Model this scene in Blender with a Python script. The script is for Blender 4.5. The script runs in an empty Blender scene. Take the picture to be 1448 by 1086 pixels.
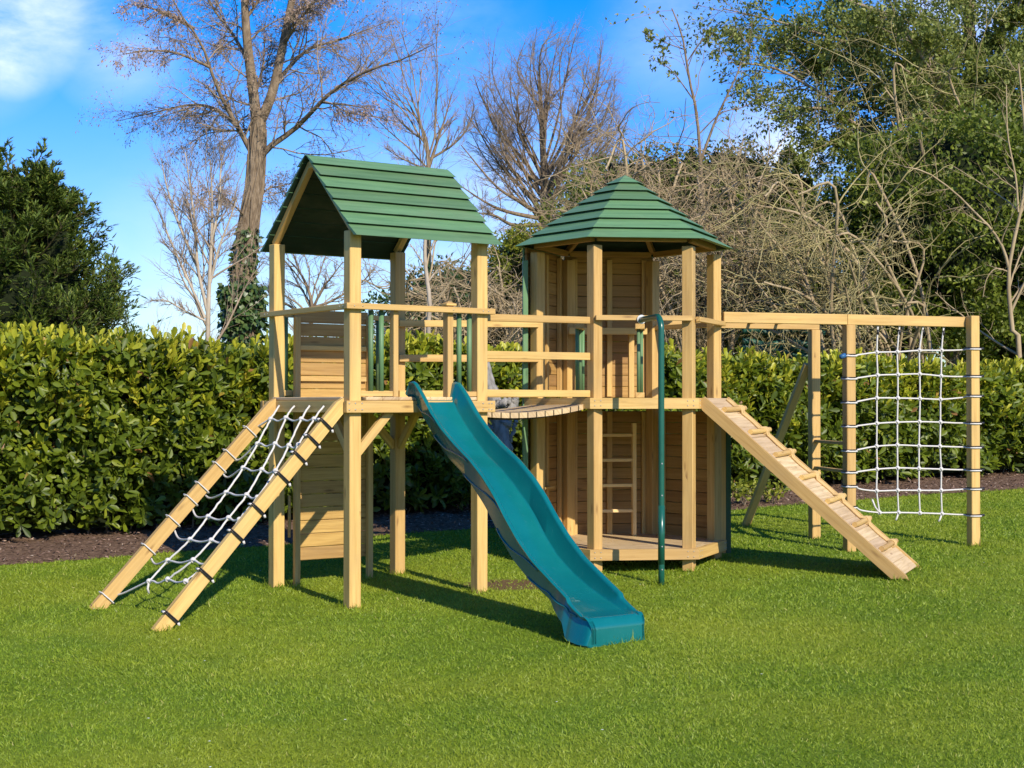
import bpy, bmesh, math
import numpy as np
from mathutils import Vector, Matrix

RNG = np.random.default_rng(7)
scene = bpy.context.scene
COL = scene.collection
R = math.radians

# ------------------------------------------------------------------ camera constants (metres, z up, y away)
CZ, FPX, PITCH = 1.477, 2176.0, 0.0127
CP, SP = math.cos(PITCH), math.sin(PITCH)

def at(x, y, Y):
    """the point seen at photo pixel (x, y), Y metres away"""
    dx = (x - 724) / FPX; u = -(y - 543) / FPX
    d = np.array([dx, CP - u * SP, SP + u * CP])
    return np.array([0, 0, CZ]) + d * (Y / d[1])

def on_plane(x, y, P0, n):
    d = at(x, y, 1.0) - np.array([0, 0, CZ]); o = np.array([0, 0, CZ])
    return o + d * (((np.asarray(P0) - o) @ n) / (d @ n))

def gz(x, y):
    """height of the lawn: rises gently away from the camera, level beyond the hedge"""
    x = np.asarray(x, float); y = np.asarray(y, float)
    yy = np.clip(y, -20, 21.5)
    return 0.0072 * np.clip(x, -9, 9) + 0.0391 * (yy - 11.0893) + 0.0084

# ------------------------------------------------------------------ materials
def new_mat(name):
    m = bpy.data.materials.new(name); m.use_nodes = True
    nt = m.node_tree; nt.nodes.clear()
    return m, nt

class NT:
    def __init__(s, nt): s.nt = nt
    def n(s, t, **kw):
        nd = s.nt.nodes.new(t)
        for k, v in kw.items():
            if k in nd.inputs.keys() if isinstance(k, str) else False: nd.inputs[k].default_value = v
            else: setattr(nd, k, v)
        return nd
    def l(s, a, b): s.nt.links.new(a, b)
    def math(s, op, a, b=None, c=None, clamp=False):
        nd = s.nt.nodes.new('ShaderNodeMath'); nd.operation = op; nd.use_clamp = clamp
        for i, x in enumerate((a, b, c)):
            if x is None: continue
            if isinstance(x, (int, float)): nd.inputs[i].default_value = x
            else: s.l(x, nd.inputs[i])
        return nd.outputs[0]
    def mix(s, f, a, b, mode='MIX'):
        nd = s.nt.nodes.new('ShaderNodeMix'); nd.data_type = 'RGBA'; nd.blend_type = mode
        for sock, x in ((nd.inputs[0], f), (nd.inputs[6], a), (nd.inputs[7], b)):
            if isinstance(x, (int, float)): sock.default_value = x
            elif isinstance(x, (tuple, list)): sock.default_value = (*x[:3], 1)
            else: s.l(x, sock)
        return nd.outputs[2]
    def ramp(s, f, stops, interp='LINEAR'):
        nd = s.nt.nodes.new('ShaderNodeValToRGB'); cr = nd.color_ramp; cr.interpolation = interp
        while len(cr.elements) > 1: cr.elements.remove(cr.elements[0])
        for i, (p, c) in enumerate(stops):
            e = cr.elements[0] if i == 0 else cr.elements.new(p)
            e.position = p; e.color = (*c, 1) if len(c) == 3 else c
        s.l(f, nd.inputs[0]); return nd.outputs[0]
    def noise(s, vec, scale, detail=4, rough=.55, dist=0.):
        nd = s.nt.nodes.new('ShaderNodeTexNoise')
        nd.inputs['Scale'].default_value = scale; nd.inputs['Detail'].default_value = detail
        nd.inputs['Roughness'].default_value = rough; nd.inputs['Distortion'].default_value = dist
        if vec is not None: s.l(vec, nd.inputs['Vector'])
        return nd.outputs[0]
    def mapping(s, vec, scale=(1, 1, 1), loc=(0, 0, 0)):
        nd = s.nt.nodes.new('ShaderNodeMapping'); nd.inputs['Scale'].default_value = scale
        nd.inputs['Location'].default_value = loc; s.l(vec, nd.inputs['Vector']); return nd.outputs[0]
    def attr(s, name):
        nd = s.nt.nodes.new('ShaderNodeAttribute'); nd.attribute_name = name; return nd.outputs['Fac']
    def out(s, sh):
        o = s.nt.nodes.new('ShaderNodeOutputMaterial'); s.l(sh, o.inputs[0])
    def bump(s, h, strength, dist):
        nd = s.nt.nodes.new('ShaderNodeBump'); nd.inputs['Strength'].default_value = strength
        nd.inputs['Distance'].default_value = dist; s.l(h, nd.inputs['Height']); return nd.outputs[0]
    def bsdf(s, color, rough=.6, normal=None, spec=.5, **kw):
        nd = s.nt.nodes.new('ShaderNodeBsdfPrincipled')
        if isinstance(color, (tuple, list)): nd.inputs['Base Color'].default_value = (*color[:3], 1)
        else: s.l(color, nd.inputs['Base Color'])
        if isinstance(rough, (int, float)): nd.inputs['Roughness'].default_value = rough
        else: s.l(rough, nd.inputs['Roughness'])
        nd.inputs['Specular IOR Level'].default_value = spec
        for k, v in kw.items(): nd.inputs[k].default_value = v
        if normal is not None: s.l(normal, nd.inputs['Normal'])
        return nd.outputs[0]

def wood_mat(name, light, dark, knot, stain=0.0, rough=.62, knots=True, wear=0.0):
    m, nt = new_mat(name); g = NT(nt)
    uv = g.n('ShaderNodeUVMap').outputs[0]; bv = g.attr('bv')
    grain = g.noise(g.mapping(uv, (1.6, 34, 1)), 1.0, 5, .6, .35)
    fine = g.noise(g.mapping(uv, (5, 220, 1)), 1.0, 3, .6)
    blot = g.noise(g.mapping(uv, (2.2, 5, 1)), 1.0, 3, .5)
    f = g.math('ADD', g.math('MULTIPLY', grain, .75), g.math('MULTIPLY', fine, .25))
    c = g.ramp(f, [(.36, dark), (.50, tuple(.4 * a + .6 * b for a, b in zip(dark, light))), (.62, light)])
    c = g.mix(g.math('MULTIPLY', g.math('SUBTRACT', blot, .40, clamp=True), .9, clamp=True), c, tuple(x * .78 for x in light))
    if knots:
        vo = g.nt.nodes.new('ShaderNodeTexVoronoi'); vo.inputs['Scale'].default_value = 1
        g.l(g.mapping(uv, (3.1, 13, 1)), vo.inputs['Vector'])
        k = g.math('SUBTRACT', 1.0, g.math('DIVIDE', vo.outputs['Distance'], .20), clamp=True)
        gate = g.math('GREATER_THAN', g.noise(g.mapping(uv, (3.1, 13, 1), (5, 9, 0)), .6, 1), .50)
        c = g.mix(g.math('MULTIPLY', g.math('MULTIPLY', k, gate), .85), c, knot)
    if wear:
        w = g.noise(g.mapping(uv, (6, 9, 1)), 1.5, 6, .7)
        c = g.mix(g.math('MULTIPLY', g.math('SUBTRACT', w, .52, clamp=True), wear * 4, clamp=True), c, tuple(min(1, x * 1.9 + .04) for x in light))
    c = g.mix(g.math('MULTIPLY', g.math('SUBTRACT', g.noise(g.mapping(uv, (1.1, 2.2, 1), (3, 7, 0)), 1.3, 5, .65), .50, clamp=True), 1.6, clamp=True), c, tuple(.5 * (x + y) for x, y in zip(dark, (.22, .19, .14))))
    v = g.math('ADD', g.math('MULTIPLY', bv, .32), .90)
    hv = g.n('ShaderNodeHueSaturation'); g.l(c, hv.inputs['Color']); g.l(v, hv.inputs['Value'])
    g.l(g.math('ADD', g.math('MULTIPLY', bv, .01), .497), hv.inputs['Hue'])
    nrm = g.bump(f, .35, .0025)
    g.out(g.bsdf(hv.outputs[0], rough, nrm, .35)); return m

M = {}
M['wood'] = wood_mat('treated pine', (.55, .358, .128), (.40, .238, .072), (.13, .055, .018))
M['boards'] = wood_mat('pine cladding', (.46, .285, .092), (.28, .155, .042), (.09, .035, .012))
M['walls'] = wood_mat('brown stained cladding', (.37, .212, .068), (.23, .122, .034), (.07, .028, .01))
M['deck'] = wood_mat('weathered pine decking', (.58, .43, .25), (.37, .25, .12), (.16, .08, .04))
M['pale'] = wood_mat('pine with painted light', (.78, .56, .27), (.58, .38, .15), (.2, .1, .03))  # inner ladder: light bounced off the ground is put into this paler colour
M['green'] = wood_mat('green stained timber', (.110, .212, .096), (.070, .148, .064), (.04, .08, .036), rough=.5, wear=.08)
M['darkgreen'] = wood_mat('dark green timber', (.022, .085, .042), (.013, .055, .028), (.01, .03, .016), rough=.5, knots=False)

def simple(name, color, rough=.6, spec=.4, nscale=40, var=.25, bump=.2, **kw):
    m, nt = new_mat(name); g = NT(nt)
    tc = g.n('ShaderNodeTexCoord').outputs['Object']
    n = g.noise(tc, nscale, 5, .6)
    c = g.mix(n, tuple(x * (1 - var) for x in color), tuple(min(1, x * (1 + var)) for x in color))
    g.out(g.bsdf(c, rough, g.bump(n, bump, .004) if bump else None, spec, **kw)); return m

M['rope'] = simple('white polypropylene rope', (.56, .54, .515), .7, .3, 260, .18, .6)
M['jute'] = simple('natural rope', (.52, .36, .16), .8, .2, 300, .3, .6)
M['tie'] = simple('black tape', (.018, .017, .018), .45, .4, 80, .2, .1)
M['blue'] = simple('blue tape', (.02, .10, .24), .5, .4, 80, .2, .1)
M['under'] = wood_mat('green stain with painted shade', (.010, .032, .017), (.006, .020, .010), (.004, .012, .007), rough=.7, knots=False)  # roof undersides: the shade beneath the boards is painted into this near-black green
M['metal'] = simple('galvanised bolt', (.5, .5, .48), .4, .5, 90, .2, .1, Metallic=.8)
M['label'] = simple('white sticker', (.8, .8, .8), .5, .4, 60, .05, 0)

def slide_mat():
    m, nt = new_mat('teal slide plastic'); g = NT(nt)
    tc = g.n('ShaderNodeTexCoord').outputs['Object']
    n = g.noise(tc, 5, 5, .6); s = g.noise(g.mapping(tc, (1, 1, 1)), 70, 4, .7)
    c = g.mix(n, (.002, .098, .103), (.004, .142, .145))
    sc = g.noise(g.mapping(tc, (9, 30, 9)), 3, 6, .75)
    c = g.mix(g.math('MULTIPLY', g.math('SUBTRACT', sc, .58, clamp=True), 2.2, clamp=True), c, (.07, .24, .25))
    r = g.math('ADD', g.math('MULTIPLY', n, .22), .10)
    g.out(g.bsdf(c, r, g.bump(s, .08, .002), .5, **{'Coat Weight': .6, 'Coat Roughness': .12})); return m
M['slide'] = slide_mat()
M['pole'] = simple('green painted steel', (.008, .085, .06), .28, .5, 30, .2, .03)

def leaf_mat(name, stops, rough=.42, trans=.25, spec=.5, tc=(.25, .4, .05)):
    m, nt = new_mat(name); g = NT(nt)
    r = g.attr('rnd'); c = g.ramp(r, stops)
    o = g.n('ShaderNodeTexCoord').outputs['Object']
    n = g.noise(o, 1.3, 3, .5)
    hv = g.n('ShaderNodeHueSaturation'); g.l(c, hv.inputs['Color']); g.l(g.math('ADD', g.math('MULTIPLY', n, .5), .75), hv.inputs['Value'])
    c = hv.outputs[0]
    b = g.bsdf(c, rough, None, spec)
    t = g.n('ShaderNodeBsdfTranslucent')
    g.l(g.mix(.55, c, tc), t.inputs[0])
    mx = g.n('ShaderNodeMixShader'); mx.inputs[0].default_value = trans
    g.l(b, mx.inputs[1]); g.l(t.outputs[0], mx.inputs[2]); g.out(mx.outputs[0]); return m

M['laurel'] = leaf_mat('laurel leaf', [(0, (.045, .070, .006)), (.40, (.105, .150, .009)), (.7, (.185, .225, .014)), (.93, (.30, .31, .03)), (1, (.24, .12, .04))], .46, .30, .42, (.34, .42, .03))
M['young'] = leaf_mat('young laurel leaf', [(0, (.22, .27, .018)), (.5, (.42, .42, .03)), (.85, (.55, .50, .05)), (1, (.40, .26, .05))], .42, .33, .4, (.5, .5, .05))
M['yew'] = leaf_mat('yew needles', [(0, (.03, .055, .010)), (.5, (.085, .13, .018)), (.85, (.17, .21, .028)), (1, (.25, .22, .045))], .55, .15, .3, (.1, .16, .03))
M['holly'] = leaf_mat('evergreen leaf', [(0, (.04, .062, .007)), (.5, (.115, .150, .016)), (.85, (.21, .25, .03)), (1, (.27, .29, .06))], .5, .26, .3, (.3, .4, .05))
M['olive'] = leaf_mat('pale evergreen leaf', [(0, (.08, .115, .02)), (.5, (.19, .225, .05)), (.85, (.29, .31, .08)), (1, (.37, .33, .12))], .5, .3, .35, (.3, .36, .06))
M['ivy'] = leaf_mat('ivy leaf', [(0, (.02, .05, .012)), (.6, (.05, .10, .022)), (1, (.11, .15, .04))], .4, .15, .5, (.1, .2, .03))
M['bush'] = leaf_mat('yellow green leaf', [(0, (.10, .13, .015)), (.5, (.23, .25, .022)), (1, (.38, .36, .05))], .5, .3, .35, (.35, .4, .05))
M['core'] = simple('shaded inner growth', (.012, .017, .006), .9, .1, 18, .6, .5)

def bark_mat(name, a, b, scale=9):
    m, nt = new_mat(name); g = NT(nt)
    o = g.n('ShaderNodeTexCoord').outputs['Object']
    n = g.noise(g.mapping(o, (1, 1, .35)), scale, 6, .65)
    g.out(g.bsdf(g.ramp(n, [(.3, a), (.7, b)]), .85, g.bump(n, .6, .03), .2)); return m
M['bark'] = bark_mat('grey brown bark', (.085, .058, .036), (.29, .222, .148), 14)
M['palebark'] = bark_mat('pale bark', (.26, .21, .15), (.50, .43, .34))
M['twig'] = bark_mat('bare twig bark', (.20, .145, .10), (.36, .285, .205), 4)
M['thicket'] = bark_mat('tan twig bark', (.20, .145, .08), (.45, .355, .215), 3)
M['mossy'] = bark_mat('mossy twig bark', (.20, .165, .065), (.43, .37, .175), 3)
M['darktwig'] = bark_mat('dark conifer twig', (.035, .03, .015), (.10, .085, .04), 6)
M['drift'] = bark_mat('bleached driftwood', (.10, .095, .085), (.34, .325, .30), 14)

# ------------------------------------------------------------------ objects
def link(o): COL.objects.link(o); return o
def thing(name, label, cat, loc=(0, 0, 0), group=None):
    o = link(bpy.data.objects.new(name, None)); o.location = loc; o.empty_display_size = .2
    o['label'] = label; o['category'] = cat
    if group: o['group'] = group
    return o
def tag(o, label=None, cat=None, group=None, kind=None):
    for k, v in (('label', label), ('category', cat), ('group', group), ('kind', kind)):
        if v: o[k] = v
    return o

def base_of(parent):
    p = parent; loc = np.zeros(3)
    while p is not None:
        loc = loc + np.array(p.location); p = p.parent
    return loc

def raw_mesh(name, verts, faces, mats, parent=None, uvs=None, fattr=None, smooth=False, mi=None, loc=None):
    """verts (N,3) world; faces: array (F,k) or list of index lists; uvs: (loops,2)"""
    base = base_of(parent)
    verts = np.asarray(verts, np.float32)
    if loc is not None: base = base + np.asarray(loc)
    verts = verts - base.astype(np.float32)
    me = bpy.data.meshes.new(name)
    if isinstance(faces, np.ndarray):
        F, k = faces.shape; li = faces.ravel().astype(np.int32); tot = np.full(F, k, np.int32); st = np.arange(F, dtype=np.int32) * k
    else:
        tot = np.array([len(f) for f in faces], np.int32); st = np.concatenate([[0], np.cumsum(tot)[:-1]]).astype(np.int32)
        li = np.fromiter((i for f in faces for i in f), np.int32)
    me.vertices.add(len(verts)); me.vertices.foreach_set('co', verts.ravel())
    me.loops.add(len(li)); me.loops.foreach_set('vertex_index', li)
    me.polygons.add(len(tot)); me.polygons.foreach_set('loop_start', st); me.polygons.foreach_set('loop_total', tot)
    if mi is not None: me.polygons.foreach_set('material_index', np.asarray(mi, np.int32))
    me.polygons.foreach_set('use_smooth', np.full(len(tot), smooth, bool))
    if uvs is not None:
        ul = me.uv_layers.new(name='UVMap'); ul.data.foreach_set('uv', np.asarray(uvs, np.float32).ravel())
    for an, arr in (fattr or {}).items():
        a = me.attributes.new(an, 'FLOAT', 'FACE'); a.data.foreach_set('value', np.asarray(arr, np.float32))
    for m in (mats if isinstance(mats, (list, tuple)) else [mats]): me.materials.append(m)
    me.update(); me.validate()
    o = link(bpy.data.objects.new(name, me))
    if loc is not None: o.location = loc
    if parent is not None: o.parent = parent
    return o

# chamfered box topology
_cv, _cf = [], []
_id = {}
for sx in (-1, 1):
    for sy in (-1, 1):
        for sz in (-1, 1):
            for a in range(3):
                _id[(sx, sy, sz, a)] = len(_cv); _cv.append(((sx, sy, sz), a))
def _q(l): _cf.append(l)
for a in range(3):
    b, c = (a + 1) % 3, (a + 2) % 3
    for s in (-1, 1):
        l = []
        for (p, q) in ((-1, -1), (1, -1), (1, 1), (-1, 1)):
            k = [0, 0, 0]; k[a] = s; k[b] = p; k[c] = q; l.append(_id[(*k, a)])
        _q(l if s > 0 else l[::-1])
    for s in (-1, 1):
        for t in (-1, 1):
            l = []
            for (r_, ax) in ((-1, a), (-1, b), (1, b), (1, a)):
                k = [0, 0, 0]; k[a] = s; k[b] = t; k[c] = r_; l.append(_id[(*k, ax)])
            _q(l[::-1] if s * t > 0 else l)
for sx in (-1, 1):
    for sy in (-1, 1):
        for sz in (-1, 1):
            l = [_id[(sx, sy, sz, a)] for a in range(3)]
            _q(l if sx * sy * sz > 0 else l[::-1])
_sg = np.array([v[0] for v in _cv], float)
_full = np.zeros((24, 3)); _full[np.arange(24), [v[1] for v in _cv]] = 1

def unit(v): v = np.asarray(v, float); return v / np.linalg.norm(v)

class MB:
    def __init__(s): s.v, s.f, s.uv, s.bv, s.mi, s.n = [], [], [], [], [], 0
    def add(s, verts, faces, uvs=None, bv=None, mi=0):
        verts = np.asarray(verts, float)
        off = RNG.uniform(0, 40, 2); bv = RNG.random() if bv is None else bv
        for i, f in enumerate(faces):
            s.f.append([s.n + k for k in f])
            if uvs is not None: s.uv.extend([(uvs[k][0] + off[0], uvs[k][1] + off[1]) for k in f])
            else: s.uv.extend([(verts[k][0] + off[0], verts[k][2] + verts[k][1] + off[1]) for k in f])
            s.bv.append(bv); s.mi.append(mi)
        s.v.append(verts); s.n += len(verts)
    def box(s, c, X, Y, Z, dims, ch=.003, mi=0, bv=None, jit=0):
        d = np.array(dims, float) / 2; ch = min(ch, .45 * d.min())
        loc = _sg * (d - ch * (1 - _full))
        verts = np.asarray(c) + loc @ np.array([X, Y, Z])
        s.add(verts, _cf, np.stack([loc[:, 0], loc[:, 1] + loc[:, 2]], 1), bv, mi)
    def beam(s, p0, p1, w, h, up=(0, 0, 1), ch=.003, mi=0, bv=None):
        """w across (horizontal), h along up"""
        p0 = np.asarray(p0, float); p1 = np.asarray(p1, float)
        X = unit(p1 - p0); up = np.asarray(up, float); Z = unit(up - X * (up @ X)); Y = np.cross(Z, X)
        s.box((p0 + p1) / 2, X, Y, Z, (np.linalg.norm(p1 - p0), w, h), ch, mi, bv)
    def tube(s, pts, r, n=8, mi=0, cap=True, bv=None, closed=False):
        pts = np.asarray(pts, float); K = len(pts); r = np.broadcast_to(np.asarray(r, float), (K,))
        t = np.gradient(pts, axis=0) if not closed else np.roll(pts, -1, 0) - np.roll(pts, 1, 0)
        t /= np.linalg.norm(t, axis=1)[:, None] + 1e-12
        ref = np.array([0, 0, 1.]) if abs(t[0, 2]) < .8 else np.array([1., .2, 0])
        e = unit(np.cross(t[0], ref)); e1 = [e]
        for i in range(1, K):
            e = e - t[i] * (e @ t[i]); e = e / (np.linalg.norm(e) + 1e-12); e1.append(e)
        e1 = np.array(e1); e2 = np.cross(t, e1)
        a = np.arange(n) * 2 * math.pi / n
        V = (pts[:, None] + r[:, None, None] * (np.cos(a)[None, :, None] * e1[:, None] + np.sin(a)[None, :, None] * e2[:, None])).reshape(-1, 3)
        F = []
        for i in range(K if closed else K - 1):
            j = (i + 1) % K
            for k in range(n):
                F.append([i * n + k, j * n + k, j * n + (k + 1) % n, i * n + (k + 1) % n])
        if cap and not closed: F.append(list(range(n))); F.append([(K - 1) * n + k for k in range(n)][::-1])
        ln = np.concatenate([[0], np.cumsum(np.linalg.norm(np.diff(pts, axis=0), axis=1))])
        uv = np.stack([np.repeat(ln, n), np.tile(np.arange(n) * .02, K)], 1)
        s.add(V, F, uv, bv, mi)
    def prism(s, loop, d, mi=0, bv=None):
        """closed polygon loop (world points) extruded by vector d"""
        loop = np.asarray(loop, float); n = len(loop); V = np.concatenate([loop, loop + np.asarray(d)])
        nrm = np.zeros(3)
        for i in range(n): nrm += np.cross(loop[i], loop[(i + 1) % n])
        flip = nrm @ np.asarray(d) > 0
        F = [list(range(n))[::-1] if flip else list(range(n)), [n + i for i in range(n)] if flip else [n + i for i in range(n)][::-1]]
        for i in range(n):
            j = (i + 1) % n; q = [i, j, n + j, n + i]
            F.append(q if flip else q[::-1])
        L = unit(loop[1] - loop[0]); ax = unit(np.cross(np.asarray(d), L)) if np.linalg.norm(np.cross(np.asarray(d), L)) > 1e-9 else np.array([0, 0, 1.])
        s.add(V, F, np.stack([V @ L, V @ ax + V @ unit(d)], 1), bv, mi)
    def build(s, name, mats, parent=None, smooth=False, label=None, loc=None):
        o = raw_mesh(name, np.concatenate(s.v), s.f, mats, parent, s.uv, {'bv': s.bv}, smooth, s.mi, loc)
        if label: o['label'] = label
        return o

def sharpen(o, deg):
    bm = bmesh.new(); bm.from_mesh(o.data)
    for e in bm.edges:
        if len(e.link_faces) == 2 and e.calc_face_angle(0) > R(deg): e.smooth = False
    bm.to_mesh(o.data); bm.free()
def one(name, mat, parent, p0, p1, w, h, up=(0, 0, 1), label=None, ch=.003, bv=None):
    m = MB(); m.beam(p0, p1, w, h, up, ch, 0, bv); return m.build(name, mat, parent, label=label)
def tubeobj(name, mat, parent, pts, r, n=8, label=None):
    m = MB(); m.tube(pts, r, n); return m.build(name, mat, parent, True, label)

def smoothpts(pts, n):
    """Catmull-Rom resample"""
    P = np.asarray(pts, float)
    if len(P) == 2: return P[0] + (P[1] - P[0]) * np.linspace(0, 1, n)[:, None]
    Q = np.concatenate([[2 * P[0] - P[1]], P, [2 * P[-1] - P[-2]]])
    u = np.linspace(0, len(P) - 1 - 1e-9, n); i = u.astype(int); t = (u - i)[:, None]
    a, b, c, d = Q[i], Q[i + 1], Q[i + 2], Q[i + 3]
    return .5 * (2 * b + (c - a) * t + (2 * a - 5 * b + 4 * c - d) * t ** 2 + (3 * b - a - 3 * c + d) * t ** 3)

# ------------------------------------------------------------------ frames of the two towers
F0 = np.array([-1.1684, 11.0893]); TH = .6154
U = np.array([math.cos(TH), math.sin(TH), 0]); V = np.array([-math.sin(TH), math.cos(TH), 0]); ZV = np.array([0, 0, 1.])
def T(a, b, z): return np.array([F0[0], F0[1], 0]) + a * U + b * V + z * ZV
HC = np.array([.9936, 13.4702, 0]); HT = .1266
E1 = np.array([math.cos(HT), math.sin(HT), 0]); E2 = np.array([-math.sin(HT), math.cos(HT), 0])
def Hx(x, y, z): return HC + x * E1 + y * E2 + z * ZV
def hv(k, r, z):
    a = HT + R(60 * k); return HC + r * np.array([math.cos(a), math.sin(a), 0]) + z * ZV
def g_at(P): return float(gz(P[0], P[1]))

S1, S2, PW = 1.1095, 1.2109, .095
RAIL, RIMT, RIMB = 2.202, 1.498, 1.4105

# ================================================================== SQUARE TOWER
def square_tower():
    c = T(.6, .65, 0); t = thing('square_tower', 'square pine platform tower with green gable roof, nearest the rope climbing net', 'play tower', (c[0], c[1], g_at(c)))
    W, G = M['wood'], M['green']
    def roofz(b): return 2.66 + (min(b + .1, 1.406 - b) / .753) * .695
    for a in (0, S1):
        for b in (0, S2):
            p = T(a + PW / 2, b + PW / 2, 0)
            m = MB(); zt = (roofz(b) if b < .5 else roofz(b + PW)) - .02
            zb = g_at(p) - .12
            m.beam(p + ZV * zb, p + ZV * zt, PW, PW, U, .005); m.build('post', W, t)
    # rim boards
    for nm, p0, p1, mt in (('rim_board', T(-.05, -.022, 0), T(1.245, -.022, 0), W),
                       ('rim_board', T(-.022, .0, 0), T(-.022, S2 + PW, 0), W),
                       ('rim_board', T(S1 + PW + .022, .0, 0), T(S1 + PW + .022, S2 + PW, 0), W),
                       ('rim_board', T(-.05, S2 + PW + .022, 0), T(1.245, S2 + PW + .022, 0), W)):
        one(nm, mt, t, p0 + ZV * (RIMT + RIMB) / 2, p1 + ZV * (RIMT + RIMB) / 2, .044, RIMT - RIMB)
    m = MB(); n = 9
    for i in range(n):
        a = -.02 + (i + .5) * (S1 + PW + .04) / n; w = (S1 + PW + .04) / n - .0006
        lo, hi = (-.03, S2 + PW + .03)
        if a < .11 or a > S1 - .02: lo, hi = PW + .004, S2 - .004
        m.beam(T(a, lo, 1.513), T(a, hi, 1.513), w, .026, ch=.005)
    m.build('deck', M['deck'], t)
    # handrails
    rz = RAIL - .0215
    one('handrail', W, t, T(-.05, -.0235, rz), T(1.245, -.0235, rz), .045, .043)
    one('handrail', W, t, T(-.0235, .0, rz - .002), T(-.0235, 1.37, rz - .002), .045, .041)
    one('handrail', W, t, T(PW, S2 + .03, rz), T(S1, S2 + .03, rz), .045, .043)
    # lower rails
    one('lower_rail', W, t, T(PW, .03, 1.549), T(.368, .03, 1.549), .04, .038)
    one('lower_rail', W, t, T(.89, .03, 1.549), T(S1, .03, 1.549), .04, .038)
    one('lower_rail', W, t, T(PW, S2 + .03, 1.56), T(S1, S2 + .03, 1.56), .04, .045)
    # uprights at the slide gap
    one('rail_post', W, t, T(.389, .032, 1.526), T(.389, .032, RAIL - .043), .042, .06, V)
    m = MB(); m.beam(T(.865, .035, 1.526), T(.865, .035, RAIL + .012), .05, .07, V)
    cz = RAIL + .012
    m.box(T(.865, .03, cz + .008), U, V, ZV, (.09, .09, .016))
    m.add([T(.822, -.013, cz + .016), T(.908, -.013, cz + .016), T(.908, .073, cz + .016), T(.822, .073, cz + .016), T(.865, .03, cz + .036)], [[0, 1, 4], [1, 2, 4], [2, 3, 4], [3, 0, 4]])
    m.build('newel_post', W, t)
    for a in (.19, .278, .96, 1.053): tubeobj('baluster', G, t, [T(a, .03, 1.568), T(a, .03, RAIL - .043)], .0195, 10)
    tubeobj('baluster', M['green'], t, [T(.115, S2 + .03, 1.58), T(.115, S2 + .03, RAIL - .043)], .0195, 10)
    tubeobj('baluster', M['green'], t, [T(.96, S2 + .03, 1.58), T(.96, S2 + .03, RAIL - .043)], .0195, 10)
    # braces
    for p0, p1, up in ((T(PW - .01, .045, 1.12), T(.36, .045, RIMB + .01), V), (T(.045, PW - .01, 1.12), T(.045, .36, RIMB + .01), U),
                   (T(S1 + .045, S2 + .01, 1.12), T(S1 + .045, S2 - .27, RIMB + .01), U), (T(S1 + .01, S2 + .045, 1.12), T(S1 - .27, S2 + .045, RIMB + .01), V),
                   (T(S1 + .045, PW - .01, 1.12), T(S1 + .045, .36, RIMB + .01), U)):
        one('brace', W, t, p0, p1, .062, .042, up)
    # bolt heads
    def screw(p, d, r): tubeobj('screw_head', M['metal'], t, [p, p + d], r, 8)
    for a in (-.03, .02, .075, S1 + .02, S1 + .075, 1.21):
        for z in (RIMT - .02, RIMB + .022): screw(T(a, -.0435, z), -V * .0045, .005)
    for a in (.01, .08, .86, S1 + .02, S1 + .07): screw(T(a, -.0455, rz), -V * .0045, .004)
    for b in (.02, .07, S2 + .02, S2 + .07): screw(T(-.0455, b, rz), -U * .0045, .004)
    # ---- gable roof, seven overlapping boards a side
    for side in (0, 1):
        m = MB(); n = 7
        for i in range(n):
            s0, s1 = i / n - (.065 if i else 0), (i + 1) / n
            def q(s, o, a):
                b = .653 + (-1 if side == 0 else 1) * .753 * s; z = 3.355 - .695 * s
                nb = (-1 if side == 0 else 1) * .678; nz = .735
                return T(a, b + nb * o, z + nz * o)
            j0, j1 = RNG.uniform(-.006, .006, 2)
            a0, a1 = -.02 + j0, 1.255 + j1
            P = [q(s0, .0, a0), q(s0, .0, a1), q(s1 - .035, .006, a1), q(s1 - .035, .006, a0), q(s0, .004, a0), q(s0, .004, a1), q(s1, .034, a1), q(s1, .034, a0)]
            Fq = [[0, 1, 2, 3], [7, 6, 5, 4], [0, 4, 5, 1], [1, 5, 6, 2], [2, 6, 7, 3], [3, 7, 4, 0]]
            if side == 1: Fq = [f[::-1] for f in Fq]
            Fq = [f[::-1] for f in Fq]
            uv = [(0, 0), (1.27, 0), (1.27, .14), (0, .14), (0, .03), (1.27, .03), (1.27, .17), (0, .17)]
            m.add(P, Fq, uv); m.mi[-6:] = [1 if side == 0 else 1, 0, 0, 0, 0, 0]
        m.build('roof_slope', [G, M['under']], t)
    for a in (.045, S1 + .05):
        for sg in (-1, 1):
            def q(s, o): return T(a, .653 + sg * (.753 * s - .678 * o), 3.355 - .695 * s - .735 * o)
            one('rafter', W, t, q(.05, .028), q(.86, .028), .045, .05, U)
    one('ridge_beam', W, t, T(.02, .653, 3.29), T(1.19, .653, 3.29), .045, .06)
    # ---- climbing wall in the back face
    w = MB(); z = .235; i = 0
    while z < 2.13:
        h = .1045; w.beam(T(.165, S2 - .02 + RNG.uniform(-.001, .001), z + h / 2), T(.83, S2 - .02, z + h / 2), .02, h - .0035, ch=.006); z += h
    cw = w.build('climbing_wall', M['boards'], t)
    for a in (.172, .83):
        p = T(a, S2 - .055, 0); one('wall_stud', W, cw, p + ZV * (g_at(p) - .05), p + ZV * (RAIL - .04), .045, .046, V)
    for zz in (1.918, 1.674): one('hand_ledge', W, cw, T(.2, S2 - .045, zz), T(.80, S2 - .045, zz), .03, .04)
    one('wall_batten', M['wood'], cw, T(.135, S2 - .0, .42), T(.135, S2 - .0, .75), .02, .022, V)
    return t

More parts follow.
